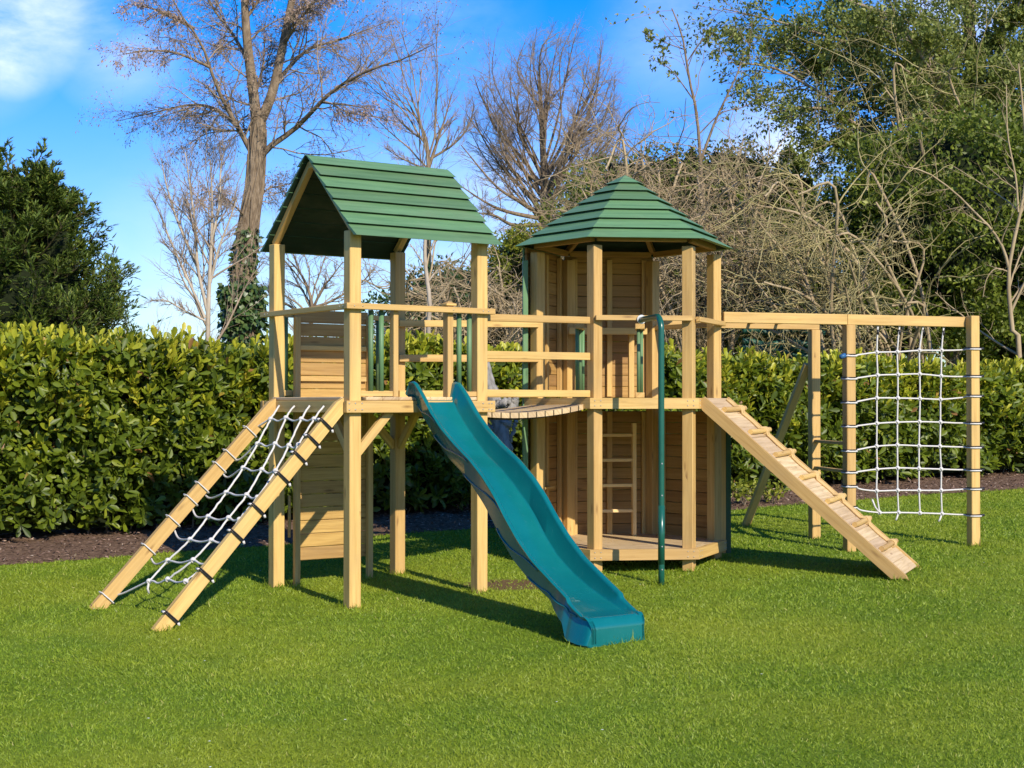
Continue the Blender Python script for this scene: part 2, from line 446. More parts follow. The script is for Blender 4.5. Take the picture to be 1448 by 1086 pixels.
# ================================================================== SLIDE
def slide():
    rim = np.array([(-.02, 1.60), (.02, 1.645), (.08, 1.63), (.17, 1.55), (.30, 1.42), (.45, 1.30), (.63, 1.19), (.83, 1.085), (1.0, .97), (1.14, .85), (1.26, .72), (1.41, .58), (1.585, .45), (1.78, .345), (1.96, .25), (2.08, .19), (2.14, .15)])
    bed = np.array([(-.06, 1.53), (.03, 1.505), (.12, 1.405), (.31, 1.24), (.48, 1.11), (.68, 1.005), (.81, .918), (.965, .797), (1.09, .677), (1.18, .575), (1.33, .444), (1.51, .336), (1.70, .25), (1.87, .19), (2.03, .145), (2.13, .132)])
    rim[:, 0] *= .978; bed[:, 0] *= .978
    d = np.concatenate([np.linspace(-.05, .3, 22), np.linspace(.32, 1.86, 60), np.linspace(1.88, 2.08, 14)])
    def ip(tab, d):
        y = np.interp(d, tab[:, 0], tab[:, 1]); k = np.array([.25, .5, .25])
        for _ in range(1):
            yy = np.convolve(np.pad(y, 1, mode='edge'), k, 'valid'); y = yy
        return y
    zr, zb = ip(rim, d), ip(bed, d)
    zr = np.maximum(zr, zb + .02)
    zr[:4] = np.linspace(zb[0] + .035, zr[4], 4)
    zr[-10:] = np.minimum(zr[-10:], zb[-10:] + np.linspace(.06, .012, 10))
    # smooth cross-section, repeated along the run
    secs = []
    for i, dd in enumerate(d):
        q = np.clip(dd / 2.1, 0, 1); cL = .505 - .01 * q; cR = .905 + .045 * q
        low = zb[i] - .028 - .05 * np.exp(-((dd - .02) / .12) ** 2) * 0
        if dd > 1.72: low = min(low, np.interp(dd, [1.72, 1.9, 1.95, 2.13], [zb[i] - .03, .07, -.03, -.05]))
        ft = np.clip((dd - 1.72) / .25, 0, 1)
        bl, br = .55 - .035 * q, .855 + .05 * q
        ol, orr = bl + .005 - .05 * ft, br - .005 + .05 * ft
        z0, z1 = zb[i], zr[i]
        L = [(ol, low), (ol - .012, low + .012), (cL + .012, z1 - .03), (cL - .006, z1 - .018), (cL - .008, z1 - .006), (cL + .002, z1), (cL + .018, z1), (cL + .027, z1 - .008),
             (cL + .031, z1 - .022), (bl - .003, z0 + .012), (bl + .006, z0 + .001), (bl + .03, z0 + .001), ((bl + br) / 2, z0 - .001), (br - .03, z0 + .001), (br - .006, z0 + .001), (br + .003, z0 + .012),
             (cR - .031, z1 - .022), (cR - .027, z1 - .008), (cR - .018, z1), (cR - .002, z1), (cR + .008, z1 - .006), (cR + .006, z1 - .018), (cR - .012, z1 - .03), (orr + .012, low + .012), (orr, low)]
        secs.append([T(a, -dd, z) for a, z in L])
    # rolled end: repeat the last section sinking to the lawn
    n = len(secs[0])
    gzl = g_at(T(.73, -2.1, 0))
    last = np.array(secs[-1]); 
    rr = .085; zmx = last[:, 2].max()
    for th_ in range(10, 91, 10):
        s_ = last.copy() - V * rr * math.sin(R(th_)); ac = (s_ - T(0, 0, 0)) @ U; s_ = s_ + U * ((ac.mean() - ac) * .09 * (1 - math.cos(R(th_))))[:, None]; s_[:, 2] = np.maximum(np.minimum(s_[:, 2], zmx - rr * (1 - math.cos(R(th_)))), gzl - .03); secs.append(list(s_))
    s_ = np.array(secs[-1]) - V * .002; s_[:, 2] = np.minimum(s_[:, 2], gzl + .01); secs.append(list(s_))
    Vv = np.array(secs).reshape(-1, 3); K = len(secs); Fq = []
    for i in range(K - 1):
        for k in range(n):
            k2 = (k + 1) % n; Fq.append([i * n + k, i * n + k2, (i + 1) * n + k2, (i + 1) * n + k])
    Fq.append(list(range(n))[::-1]); Fq.append([(K - 1) * n + k for k in range(n)])
    p = T(.75, -2.0, 0); p[2] = g_at(p)
    t = thing('slide', 'long wavy teal plastic slide running from the square tower to the lawn', 'slide', p)
    m = MB(); m.add(Vv, Fq); body = m.build('slide_body', M['slide'], t, True); sharpen(body, 42)
    # moulded wave lines on both outer walls
    m = MB()
    for sd in (0, 1):
        wall0, wall1 = (1, 2) if sd == 0 else (23, 22)
        segs = [(6, 24, 0), (20, 40, 1), (36, 56, 2), (52, 72, 3), (66, 92, 4)]
        for (i0, i1, _) in segs:
            pts = []
            for i in range(i0, min(i1, len(d))):
                u_ = (i - i0) / (i1 - i0); f = .04 + .90 * (u_ * u_ * (3 - 2 * u_)); off = (-U if sd == 0 else U) * .003
                A = np.array(secs[i][wall0]); B = np.array(secs[i][wall1]); pts.append(A + (B - A) * f + off)
            m.tube(pts, .0065, 8)
    m.build('moulded_line', M['slide'], t, True)
    one('fixing_bracket', M['label'], t, T(.53, -1.12, .74), T(.53, -1.12, .775), .018, .012)
    return t

# ================================================================== ROPE LADDER (scramble net on two stringers)
def rope_net_ladder():
    p = T(-1.0, .55, 0); p[2] = g_at(p)
    t = thing('rope_net_ladder', 'white rope climbing net slung between two sloping pine beams on the left', 'climbing net', p)
    beams = {}
    for b, a0 in ((.035, -1.425), (1.115, -1.465)):
        q = T(a0, b, 0); z0 = g_at(q) - .02
        P0, P1 = T(a0, b, z0 + .02), T(-.055, b, 1.47); beams[b] = (P0, unit(P1 - P0))
        dirv = unit(P1 - P0); nn = unit(np.cross(V, dirv)); nn = nn if nn[2] > 0 else -nn
        loop = [P0 - nn * .05 - dirv * .02, P1 - nn * .05 + dirv * -.03, P1 + nn * .0 + ZV * .048 + U * .012, P1 + nn * .045 - dirv * .02, P0 + nn * .05 - dirv * .03]
        m = MB(); m.prism([x - V * .0225 for x in loop], V * .045); m.build('side_beam', M['wood'], t)
    A0 = T(-1.43, 0, -.032); A1 = T(-.055, 0, 1.47); nn = unit(np.cross(A1 - A0, V)); nn = nn if nn[2] > 0 else -nn
    P0 = A0 + nn * .0
    def Z3(l): return [(100 + x / 2.935, 540 + y / 2.935) for x, y in l]
    def pl(xy, off=0): return on_plane(xy[0], xy[1], P0 + nn * off, nn)
    cols = [Z3(c) for c in ([(865, 98), (830, 155), (775, 258), (715, 358), (645, 460), (570, 560), (495, 655), (403, 742), (325, 828)],
                            [(928, 98), (893, 150), (848, 258), (793, 365), (730, 470), (655, 565), (583, 658), (508, 740), (403, 820)],
                            [(992, 98), (957, 155), (905, 265), (850, 370), (775, 480), (700, 572), (640, 658), (565, 745), (477, 828)],
                            [(1050, 100), (1010, 155), (945, 262), (905, 370), (842, 470), (772, 562), (700, 655), (625, 750), (560, 840)])]
    lt = Z3([(735, 190), (650, 285), (610, 340), (530, 415), (490, 475), (415, 560), (315, 680), (150, 890)])
    rt = Z3([(1055, 175), (1000, 240), (945, 310), (875, 395), (770, 525), (690, 640), (555, 795), (415, 975)])
    nodes = [[pl(c) for c in cc] for cc in cols]
    for c, bmin in ((2, .15), (3, .088)):
        for r_ in range(9):
            q = nodes[c][r_]; b_ = (q - T(0, 0, 0)) @ V
            if b_ < bmin: nodes[c][r_] = q + V * (bmin - b_) - nn * .025
    m = MB(); kn = MB()
    rr = .0076
    for cc in nodes:
        m.tube(smoothpts(cc, 60) + RNG.normal(0, .0015, (60, 3)), rr, 7)
    for r_ in range(8):
        L = pl(lt[r_], .0) ; Rt = pl(rt[r_], .0)
        pts = [nodes[c][r_ + 1] for c in range(4)]
        def sag(a, b, s): 
            mid = (a + b) / 2; mid = mid - ZV * s; return [a, mid, b]
        seq = [L, L * .62 + pts[0] * .38 - ZV * (.09 if 0 < r_ < 7 else .02)] + [pts[0]]
        for c in range(1, 4): seq += [(pts[c - 1] + pts[c]) / 2 - ZV * RNG.uniform(.008, .022), pts[c]]
        Rq = T(*[0, 0, 0]);
        b_in = Rt + V * (.058 - (Rt - T(0, 0, 0)) @ V) - nn * .0; seq += [b_in]
        m.tube(smoothpts(seq, 70), rr, 7)
        for q in pts: 
            for ax in (U * .8 + ZV * .6, V, ZV * .8 + V * .5):
                ax = unit(ax); th_ = np.linspace(0, 2 * math.pi, 13)[:-1]; o1 = unit(np.cross(ax, [.3, .2, .9])); o2 = np.cross(ax, o1)
                kn.tube([q + .0135 * (math.cos(x) * o1 + math.sin(x) * o2) for x in th_], .0085, 6, closed=True)
            kn.build('knot', M['rope'], t, True); kn = MB()
    m.build('net_rope', M['rope'], t, True)
    # lashings round the beams
    dirv = unit(A1 - A0)
    def ring(P, mat, r=.0052, dx=0., nm='lashing'):
        mm = MB(); h, w = .056, .029
        for k in ((0.,) if mat is M['rope'] else (-.5, .5)):
            c = P + dirv * (k * .012 + dx)
            mm.tube(smoothpts([c + nn * h - V * w, c + nn * h + V * w, c - nn * h + V * w, c - nn * h - V * w, c + nn * h - V * w], 25)[:-1], r, 6, closed=True)
        mm.build(nm, mat, t, True)
    for (xy, b, mat) in [(p_, 1.115, 'rope') for p_ in lt] + [(p_, .035, 'tie') for p_ in rt]:
        q = on_plane(xy[0] + (3 if b > 1 else 5), xy[1] + 4, T(0, b - .0225, 0), V)
        B0, bd = beams[b]; C = B0 + bd * ((q - B0) @ bd)
        ring(C, M[mat])
        if mat == 'tie':
            mm = MB(); e = C - V * .034 + nn * -.055; mm.tube([e, e - nn * .018 - dirv * .01], .009, 8); mm.build('rope_end', M['rope'], t, True)
            mm = MB(); e = C + nn * .062; mm.tube([e + V * .03 - dirv*.004, e - V * .012- dirv*.004], .008, 8); mm.build('rope_end', M['rope'], t, True)
    e = nodes[0][-1]; tubeobj('rope_end', M['rope'], t, [e, e - ZV * .05 - U * .01, e - ZV * .085], .0085, 7)
    return t

# ================================================================== HEXAGONAL TOWER
def hex_tower():
    t = thing('hexagonal_tower', 'two storey hexagonal pine tower with pointed green roof and open front', 'play tower', (HC[0], HC[1], float(gz(HC[0], HC[1]))))
    W, G, B = M['wood'], M['green'], M['boards']
    RV, AP = .9136, .9136 * math.cos(R(30))
    Rp = {-2: .80, -1: .795, 0: .795, 1: .79, 2: .79, 3: .775}
    posts = {}
    for k, r in Rp.items():
        p = hv(k, r, 0); posts[k] = p
        oa = HT + R(-60 if k != -1 else -120)
        X = np.array([math.cos(oa), math.sin(oa), 0])
        m = MB(); m.beam(p + ZV * (g_at(p) - .1), p + ZV * 2.79, .093, .093, X, .005); m.build('post', W, t)
    EAVE = 1.3376 + CZ; APEX = 1.9990 + CZ
    def edge(k): return hv(k, RV, 0), hv(k + 1, RV, 0)
    for zt, nm, in ((1.523, 'upper_rim'), (.277, 'lower_rim')):
        m = MB()
        for k in range(-3, 3):
            if zt < 1 and k in (0, 1, 2) : pass
            q = [hv(k, RV, zt), hv(k + 1, RV, zt), hv(k + 1, RV - .05, zt), hv(k, RV - .05, zt)]
            m.prism(q, -ZV * .0885)
        m.build(nm, W, t)
        # planks clipped to the hexagon
        m = MB(); n = 14; rr = AP - .045
        for i in range(n):
            y0 = -rr + i * 2 * rr / n; y1 = y0 + 2 * rr / n - .0008; rc = rr / math.cos(R(30))
            f = lambda y: rc - abs(y) / math.tan(R(60))
            if zt > 1:
                loop = [Hx(-f(y0), y0, zt - .028), Hx(f(y0), y0, zt - .028), Hx(f(y1), y1, zt - .028), Hx(-f(y1), y1, zt - .028)]
            else:
                loop = [Hx(y, x, zt - .028) for x, y in ((-f(y0), y0), (f(y0), y0), (f(y1), y1), (-f(y1), y1))]
                xx = []
                # lower floor boards run front to back
                fx = lambda x: min(rr, (rc - abs(x)) * math.tan(R(60)))
                x0, x1 = -rc + i * 2 * rc / n, -rc + (i + 1) * 2 * rc / n - .0008
                loop = [Hx(x0, -fx(x0), zt - .028), Hx(x1, -fx(x1), zt - .028), Hx(x1, fx(x1), zt - .028), Hx(x0, fx(x0), zt - .028)]
            m.prism(loop, ZV * .026)
        m.build('upper_floor' if zt > 1 else 'lower_floor', M['deck'], t)
    # clad walls: pine inside, green stain outside
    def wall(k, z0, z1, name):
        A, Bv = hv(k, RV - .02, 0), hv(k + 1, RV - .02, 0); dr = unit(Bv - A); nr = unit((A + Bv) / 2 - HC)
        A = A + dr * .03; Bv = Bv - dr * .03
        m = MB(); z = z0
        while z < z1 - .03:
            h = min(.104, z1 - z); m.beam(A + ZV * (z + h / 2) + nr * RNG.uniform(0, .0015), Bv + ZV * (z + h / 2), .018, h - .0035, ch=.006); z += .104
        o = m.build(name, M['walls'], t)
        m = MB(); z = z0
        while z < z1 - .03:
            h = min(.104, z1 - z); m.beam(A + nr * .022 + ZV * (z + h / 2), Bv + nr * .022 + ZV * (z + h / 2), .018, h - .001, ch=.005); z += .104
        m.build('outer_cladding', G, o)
        for s, e in ((0, A + dr * .09), (1, Bv - dr * .09), (2, (A + Bv) / 2)):
            one('batten', W, o, e - nr * .03 + ZV * (z0 + .01), e - nr * .03 + ZV * (z1 - .03), .05, .035, nr)
        return o
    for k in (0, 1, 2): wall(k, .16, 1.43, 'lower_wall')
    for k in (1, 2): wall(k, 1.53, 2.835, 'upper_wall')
    # green corner trims
    for k, z0, z1 in ((3, .16, 2.72), (0, .16, 1.515)):
        e = hv(k, RV - .0, 0); nb = unit(hv(k - .35 if k == 3 else k + .35, 1, 0) - HC)
        q = e + nb * .005 if k == 0 else e + (HC - e) * .03
        one('corner_trim', M['green'] if k == 3 else M['darkgreen'], t, q + ZV * z0, q + ZV * z1, .045, .05, E2)
        if k == 0:
            q2 = hv(0, RV - .055, 0) + nb * .02; one('corner_trim', W, t, q2 + ZV * z0, q2 + ZV * 1.43, .055, .045, E2)
    # roof: six sides, seven overlapping boards
    ER = .953
    for k in range(-3, 3):
        m = MB(); n = 7; ap = HC + ZV * APEX; a, b = hv(k, ER, EAVE), hv(k + 1, ER, EAVE)
        nr = unit(np.cross(a - ap, b - ap)); nr = nr if nr[2] > 0 else -nr
        for i in range(n):
            s0, s1 = max(0.0, i / n - .07), (i + 1) / n + (.02 if i == 0 else 0)
            def q(s, e, o): return ap + (e - ap) * s + nr * o + ZV * 0
            hp = lambda e: unit(np.array([e[0] - HC[0], e[1] - HC[1], 0]))
            def qq(s, e, o): return ap + (e - ap) * s + (ZV * .78 + hp(e) * .72) * o
            th_ = .036
            P = [qq(s0, a, 0), qq(s0, b, 0), qq(s1 - .04, b, .005), qq(s1 - .04, a, .005), qq(s0, a, .005), qq(s0, b, .005), qq(s1, b, th_), qq(s1, a, th_)]
            Fq = [[3, 2, 1, 0], [4, 5, 6, 7], [2, 3, 7, 6]]
            if i == 0: Fq = [[3, 2, 0], [4, 6, 7], [2, 3, 7, 6]]
            Fq = [f[::-1] for f in Fq]
            L = unit(b - a); D = unit((a + b) / 2 - ap)
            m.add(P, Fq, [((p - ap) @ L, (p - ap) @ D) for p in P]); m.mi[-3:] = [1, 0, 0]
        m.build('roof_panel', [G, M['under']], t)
        e = hv(k, ER * .95, 0); ap2 = ap - ZV * .05; e2 = hv(k, ER * .84, EAVE + .075)
        one('hip_rafter', M['walls'], t, ap2 + (e2 - ap2) * .06, e2 - ZV * .02, .04, .05)
        p0, p1 = hv(k, .80, EAVE + .035), hv(k + 1, .80, EAVE + .035)
        one('eave_plate', M['walls'], t, p0 + unit(p1 - p0) * .02, p1 - unit(p1 - p0) * .02, .04, .05)
    # rails on the upper floor
    rz = 2.184
    def erail(k, r, z, l0=0., l1=0., h=.042):
        a, b = hv(k, r, z), hv(k + 1, r, z); d = unit(b - a); one('handrail', W, t, a + d * l0, b - d * l1, .04, h)
    erail(-2, .893, rz, .04, .04); erail(-1, .885, rz - .004, .06, .0); erail(0, .79, rz - .01, .05, .05)
    one('handrail', W, t, Hx(-.42, .5, rz - .05), Hx(.3, .5, rz - .05), .04, .06)
    # bundled green balusters between timber blocks either side of the ladder hatch
    for x0, nn_, y0, y1 in ((.0, 3, 12.92, 13.45), (.0, 2, 13.0, 13.4)):
        f = .0442 if nn_ == 3 else .0832
        def pt(Y, z): return np.array([f * Y, Y, z])
        one('hatch_rail', W, t, pt(y0, 2.13), pt(y1, 2.13), .075 if nn_ == 3 else .08, .045)
        one('hatch_rail', W, t, pt(y0, 1.548), pt(y1, 1.548), .075, .045)
        for i in range(nn_ + 1):
            Y = y0 + .05 + (y1 - y0 - .1) * i / nn_
            q = pt(Y, 0) + np.array([(.024 * ((i % 3) - 1)) if nn_ == 3 else .012 * ((i % 2) * 2 - 1), 0, 0])
            tubeobj('baluster', G, t, [q + ZV * 1.57, q + ZV * 2.108], .016, 8)
    # hatch frame
    for x in (-.30, .17): one('hatch_frame', W, t, Hx(x, .58, 1.53), Hx(x, .58, 2.13), .05, .05, E2)
    one('hatch_frame', W, t, Hx(-.30, .58, 2.14), Hx(.17, .58, 2.14), .05, .045)
    # ladder inside
    lad = MB(); lx0, lx1, ly = .4 - .78, .08, .52
    q0 = at(845, 700, 13.93); q1 = at(896.5, 700, 13.99)
    L0, L1 = np.array([q0[0], 13.93, 0]), np.array([q1[0], 13.99, 0])
    ld = None
    m = MB(); m.beam(L0 + ZV * .28, L0 + ZV * 1.40, .036, .06, E2); m.beam(L1 + ZV * .28, L1 + ZV * 1.30, .036, .06, E2)
    ld = m.build('inner_ladder', M['pale'], t)
    for z in (1.19, .965, .735, .505): one('rung', M['pale'], ld, L0 + E1 * .018 + ZV * z, L1 - E1 * .018 + ZV * z, .045, .028)
    # small shelf on the left lower wall
    A, Bv = hv(2, RV - .07, .73), hv(3, RV - .07, .73)
    one('wall_shelf', W, t, A + (Bv - A) * .45, A + (Bv - A) * .93, .1, .02)
    # screw heads
    for k in (-2, -1):
        a, b = hv(k, RV, 0), hv(k + 1, RV, 0); nr = unit((a + b) / 2 - HC); d = unit(b - a)
        for s in (.04, .09, .82, .87):
            for z in (1.50, 1.46, .255, .21):
                q = a + d * s + ZV * z; tubeobj('screw_head', M['metal'], t, [q, q + nr * .004], .0045, 8)
    return t, posts

# ================================================================== BRIDGE
def bridge(posts):
    D, Fl = T(S1 + PW, .05, 0), posts[-2] + np.array([-.055, -.02, 0])
    Bp, Lp = T(S1 + PW * .2, S2 - .02, 0), posts[3] + np.array([.0, -.06, 0])
    c = (D + Fl + Bp + Lp) / 4
    t = thing('slatted_bridge', 'sagging slatted plank bridge with three rails a side, joining the two towers', 'bridge', (c[0], c[1], 1.40))
    def zs(u): return 1.418 + .02 * u + .04 * u * u - .11 * u * (1 - u)
    m = None
    N = 12
    for i in range(N):
        u0, u1 = i / N + .006, (i + 1) / N - .006
        z = zs((i + .5) / N); dz = (zs((i + 1) / N) - zs(i / N)) / 2 * .85
        a0, a1 = D + (Fl - D) * u0 + V * .02, D + (Fl - D) * u1 + V * .02
        b0, b1 = Bp + (Lp - Bp) * u0, Bp + (Lp - Bp) * u1
        loop = [a0 + ZV * (z - dz), a1 + ZV * (z + dz), b1 + ZV * (z + dz), b0 + ZV * (z - dz)]
        mm = MB(); mm.add([p - ZV * .042 for p in loop] + loop, [[3, 2, 1, 0], [4, 5, 6, 7], [0, 1, 5, 4], [1, 2, 6, 5], [2, 3, 7, 6], [3, 0, 4, 7]],
                     [((p - D) @ V, (p - D) @ U) for p in loop] + [((p - D) @ V, (p - D) @ U + .04) for p in loop])
        mm.build('plank', M['deck'], t)
    for (P, Q, off) in ((D, Fl, -V * .01), (Bp, Lp, V * 0)):
        for z0, z1, h in ((2.139, 2.164, .056), (1.852, 1.866, .06), (1.557, 1.558, .056)):
            one('side_rail', M['wood'], t, P + off + ZV * z0, Q + off + ZV * z1, .034, h)
    for P, Q in ((D + V * .1, Fl + V * .1), (Bp - V * .1, Lp - V * .1)):
        pts = [P + (Q - P) * u + ZV * (zs(u) - .05) for u in np.linspace(0.02, .98, 20)]
        tubeobj('support_rope', M['tie'], t, pts, .008, 6)
    return t

# ================================================================== FIRE POLE
def fire_pole():
    p = np.array([1.173, 12.10, 0]); g = g_at(p)
    t = thing('fire_pole', 'dark green steel sliding pole bent over to the hexagonal tower rail', 'pole', (p[0], p[1], g))
    top = 2.165; end = Hx(-.03, -.80, 2.17)
    hd = end - np.array([p[0], p[1], 2.17]); hd[2] = 0; hl = np.linalg.norm(hd); hd /= hl
    pts = [p + ZV * z for z in np.linspace(g - .03, top - .11, 14)]
    for a in np.linspace(10, 90, 9): pts.append(p + hd * .11 * (1 - math.cos(R(a))) + ZV * (top - .11 + .11 * math.sin(R(a))))
    pts += [p + hd * s + ZV * (top + .005 * s) for s in np.linspace(.16, hl, 8)]
    tubeobj('pole_tube', M['pole'], t, pts, .0245, 16)
    m = MB(); m.tube([end - hd * .012 + ZV * .0, end + hd * .004], .038, 14); m.build('wall_flange', M['metal'], t)
    m = MB(); m.tube([p + ZV * (g + .16), p + ZV * (g + .62)], .0268, 16); m.build('sleeve', M['pole'], t, True)
    m = MB()
    for z in (.12, .30, .7, .95):
        q = p + ZV * (g + z) + np.array([.004, -.0245, 0]); m.tube([q, q + np.array([0, -.006, 0])], .006, 8)
    m.build('rivets', M['metal'], t)

# ================================================================== RAMP
def ramp():
    n = math.cos(R(-30)) * E1 + math.sin(R(-30)) * E2; lt = -math.sin(R(-30)) * E1 + math.cos(R(-30)) * E2
    Mid = HC + n * .81
    def rp(d, l, z): return Mid + n * d + lt * l + ZV * z
    Lh = 1.64
    foot = rp(Lh, 0, 0); gf = g_at(foot)
    t = thing('climbing_ramp', 'pine plank ramp with round rungs and rope leaning on the hexagonal tower', 'ramp', (foot[0], foot[1], gf))
    zt = 1.525
    dirv = unit(rp(Lh, 0, gf + .02) - rp(0, 0, zt)); nn = unit(np.cross(lt, dirv)); nn = nn if nn[2] > 0 else -nn
    top = rp(0, 0, zt); Ls = np.linalg.norm(rp(Lh, 0, gf + .02) - top)
    def sp(s, l, o): return top + dirv * s + lt * l + nn * o
    for l in (-.37, .40):
        gg = g_at(sp(Ls, l, 0))
        m = MB()
        b0 = sp(.0, l, .0); loop = [sp(.0, l, .012), sp(Ls, l, .012), sp(Ls + .02, l, -.0), sp(Ls - .07, l, -.085), sp(.06, l, -.085), sp(-.0, l, -.05)]
        m.prism([q - lt * .02 for q in loop], lt * .04); m.build('side_beam', M['wood'], t)
    m = MB(); N = 17
    for i in range(N):
        s0 = .0 + i * (Ls - .02) / N; s1 = s0 + (Ls - .02) / N - .0008; o = RNG.uniform(-.002, .004)
        m.beam(sp((s0 + s1) / 2, -.345, -.008 + o), sp((s0 + s1) / 2, .38, -.008 + o), s1 - s0, .018, nn, ch=.004)
    m.build('ramp_boards', M['deck'], t)
    for i in range(7):
        s = .17 + i * .285; 
        if s > Ls - .2: break
        y = RNG.uniform(-.03, .02)
        mm = MB(); mm.tube([sp(s, -.23 + y, .018), sp(s + .004, -.1, .02), sp(s, .1, .019), sp(s, .42 + RNG.uniform(-.01, .02), .03)], .0225, 12); mm.build('rung', M['wood'], t, False)
    for l in (.24, .30):
        pts = []
        for i in range(60):
            s = .03 + i * (Ls - .3) / 59; ph = ((s - .17) / .285) % 1.0
            lift = .045 * (1 - min(1, min(ph, 1 - ph) * 7)) + .012
            pts.append(sp(s, l + .012 * math.sin(i * .9), lift))
        tubeobj('rope', M['jute'], t, pts, .0105, 7)
    for i in range(7):
        s = .17 + i * .285
        for l in (.24, .30):
            th_ = np.linspace(0, 2 * math.pi, 13)[:-1]; m = MB()
            m.tube([sp(s + .03 * math.cos(x), l, .022 + .029 * math.sin(x)) for x in th_], .009, 6, closed=True); m.build('rope_loop', M['jute'], t, True)
    for l in (-.37, .40):
        q = sp(Ls - .03, l, 0); m = MB(); m.beam(q, q + dirv * .09, .012, .012, nn); m.build('ground_spike', M['wood'], t)

# ================================================================== MONKEY BARS + SCRAMBLE NET
MA = math.atan2(.765, 2.41); MX = np.array([math.cos(MA), math.sin(MA), 0]); MY = np.array([-math.sin(MA), math.cos(MA), 0])
MO = np.array([1.86, 13.575, 0])
def Mb(s, p, z): return MO + MX * s + MY * p + ZV * z
def monkey_bars():
    c = Mb(1.3, .4, 0)
    t = thing('monkey_bars', 'pine overhead beam frame on tall posts, right of the hexagonal tower', 'climbing frame', (c[0], c[1], g_at(c)))
    W = M['wood']; zt = 2.285; h = .094; zc = zt - h / 2
    sm = 1.255; sr = 2.505
    one('beam', W, t, Mb(.0, 0, zc), Mb(sm - .03, 0, zc), .06, h); one('beam', W, t, Mb(sm - .027, 0, zc), Mb(2.535, 0, zc - .003), .06, h)
    one('beam', W, t, Mb(-.35, .92, zc), Mb(1.45, .92, zc), .06, h)
    def post(s, p, top, w=.09):
        q = Mb(s, p, 0); one('post', W, t, q + ZV * (g_at(q) - .08), q + ZV * top, w, w, MY, ch=.005)
    post(sm, .0, zt - h - .002); post(sr, -.078, zt + .004); post(sm + .15, .92, zt - h - .002)
    for i in range(4):
        s = .12 + i * .29; tubeobj('overhead_bar', W, t, [Mb(s, .03, zc + .012), Mb(s, .89, zc + .012)], .017, 10)
    for z in (1.115, .86): one('rung', W, t, Mb(sm - .005, .045, z), Mb(sm + .15, .875, z), .05, .028)
    a = Mb(sm - .06, 2.02, 0); b = Mb(sm + .12, .99, 1.86); one('brace', W, t, a + ZV * (g_at(a) - .04), b, .075, .05, MY)
    return t

def scramble_net():
    P0 = Mb(0, 0, 0)
    def pl(x, y): return on_plane(x, y, P0, MY)
    c = pl(1285, 725)
    t = thing('scramble_net', 'white square mesh rope net hanging in the frame at far right', 'climbing net', c)
    k = 2.936; Q = lambda x, y: pl(980 + x / k, 420 + y / k)
    cols = [[Q(767, 122), Q(763, 230), Q(766, 325), Q(763, 420), Q(763, 525), Q(762, 620), Q(764, 715), Q(762, 805), Q(774, 895)],
            [Q(857, 122), Q(848, 228), Q(850, 322), Q(850, 420), Q(848, 520), Q(848, 615), Q(849, 710), Q(849, 803), Q(853, 895)],
            [Q(955, 122), Q(940, 222), Q(941, 320), Q(942, 422), Q(940, 518), Q(938, 618), Q(938, 712), Q(938, 803), Q(942, 897)],
            [Q(1040, 126), Q(1032, 222), Q(1030, 328), Q(1027, 425), Q(1027, 520), Q(1025, 620), Q(1030, 715), Q(1030, 803), Q(1033, 900)]]
    left = [Q(628, y) for y in (242, 338, 437, 536, 638, 727, 785, 872)]
    right = [Q(1165, y) for y in (216, 330, 411, 523, 622, 716, 793, 903)]
    m = MB(); kn = MB(); r = .0078
    for cc in cols: m.tube(smoothpts(cc, 60), r, 7)
    for i in range(8):
        seq = [left[i] - MY * .05, left[i] + MX * .09 - MY * .02, (left[i] + cols[0][i + 1]) / 2 - ZV * .006] + [cc[i + 1] for cc in cols] + [(right[i] + cols[3][i + 1]) / 2 - ZV * .004, right[i] - MY * .05]
        m.tube(smoothpts(seq, 70), r, 7)
        for cc in cols:
            q = cc[i + 1]
            for ax in (MX, MY, unit(ZV + MX)):
                th_ = np.linspace(0, 2 * math.pi, 13)[:-1]; o1 = unit(np.cross(ax, [.3, .25, .9])); o2 = np.cross(ax, o1)
                kn.tube([q + .0145 * (math.cos(x) * o1 + math.sin(x) * o2) for x in th_], .008, 6, closed=True)
            kn.build('knot', M['rope'], t, True); kn = MB()
    m.build('net_rope', M['rope'], t, True)
    # lashings on both posts, dark tape
    for s, pc, lst in ((1.255, 0, left), (2.505, -.078, right)):
        for q in lst:
            c = Mb(s, pc, q[2]); w = .0505
            for dz, mt, lr in ((-.006, 'rope', .0075), (.009, 'tie', .0042)):
                mm = MB(); mm.tube([c + MX * w * a + MY * w * b + ZV * dz for a, b in ((-1, -1), (-.3, -1.03), (.3, -1.03), (1, -1), (1.03, 0), (1, 1), (0, 1.03), (-1, 1), (-1.03, 0))], lr, 6, closed=True)
                mm.build('lashing', M[mt], t, True)
            if s > 2:
                e = c + MX * .06; tubeobj('rope_end', M['tie'], t, [e - MY * .03, e + MX * .035 - MY * .03], .011, 8)
    # shackles under the beam
    for cc in cols:
        q = cc[0]; mm = MB(); mm.tube([q + MX * .016 + ZV * .035, q + ZV * -.03, q - MX * .016 + ZV * .035], .006, 6); mm.tube([q - ZV * .03, q - ZV * .075], .013, 8, mi=1)
        mm.build('hanger', [M['rope'], M['tie']], t, True)
    e = left[0] - MX * .02 - MY * .05; tubeobj('tape_end', M['blue'], t, [e, e - MX * .05 - ZV * .02], .022, 8, 'blue taped rope end')
    for cc, dx in ((cols[0], -.075), (cols[3], -.035), (cols[1], -.03)):
        q = cc[-1]; sg = 1 if cc is cols[0] else -1
        tubeobj('rope_end', M['rope'], t, [q, q + MX * dx * .6 + ZV * .05 * sg, q + MX * dx + ZV * (.12 if sg > 0 else -.07)], .009, 7)

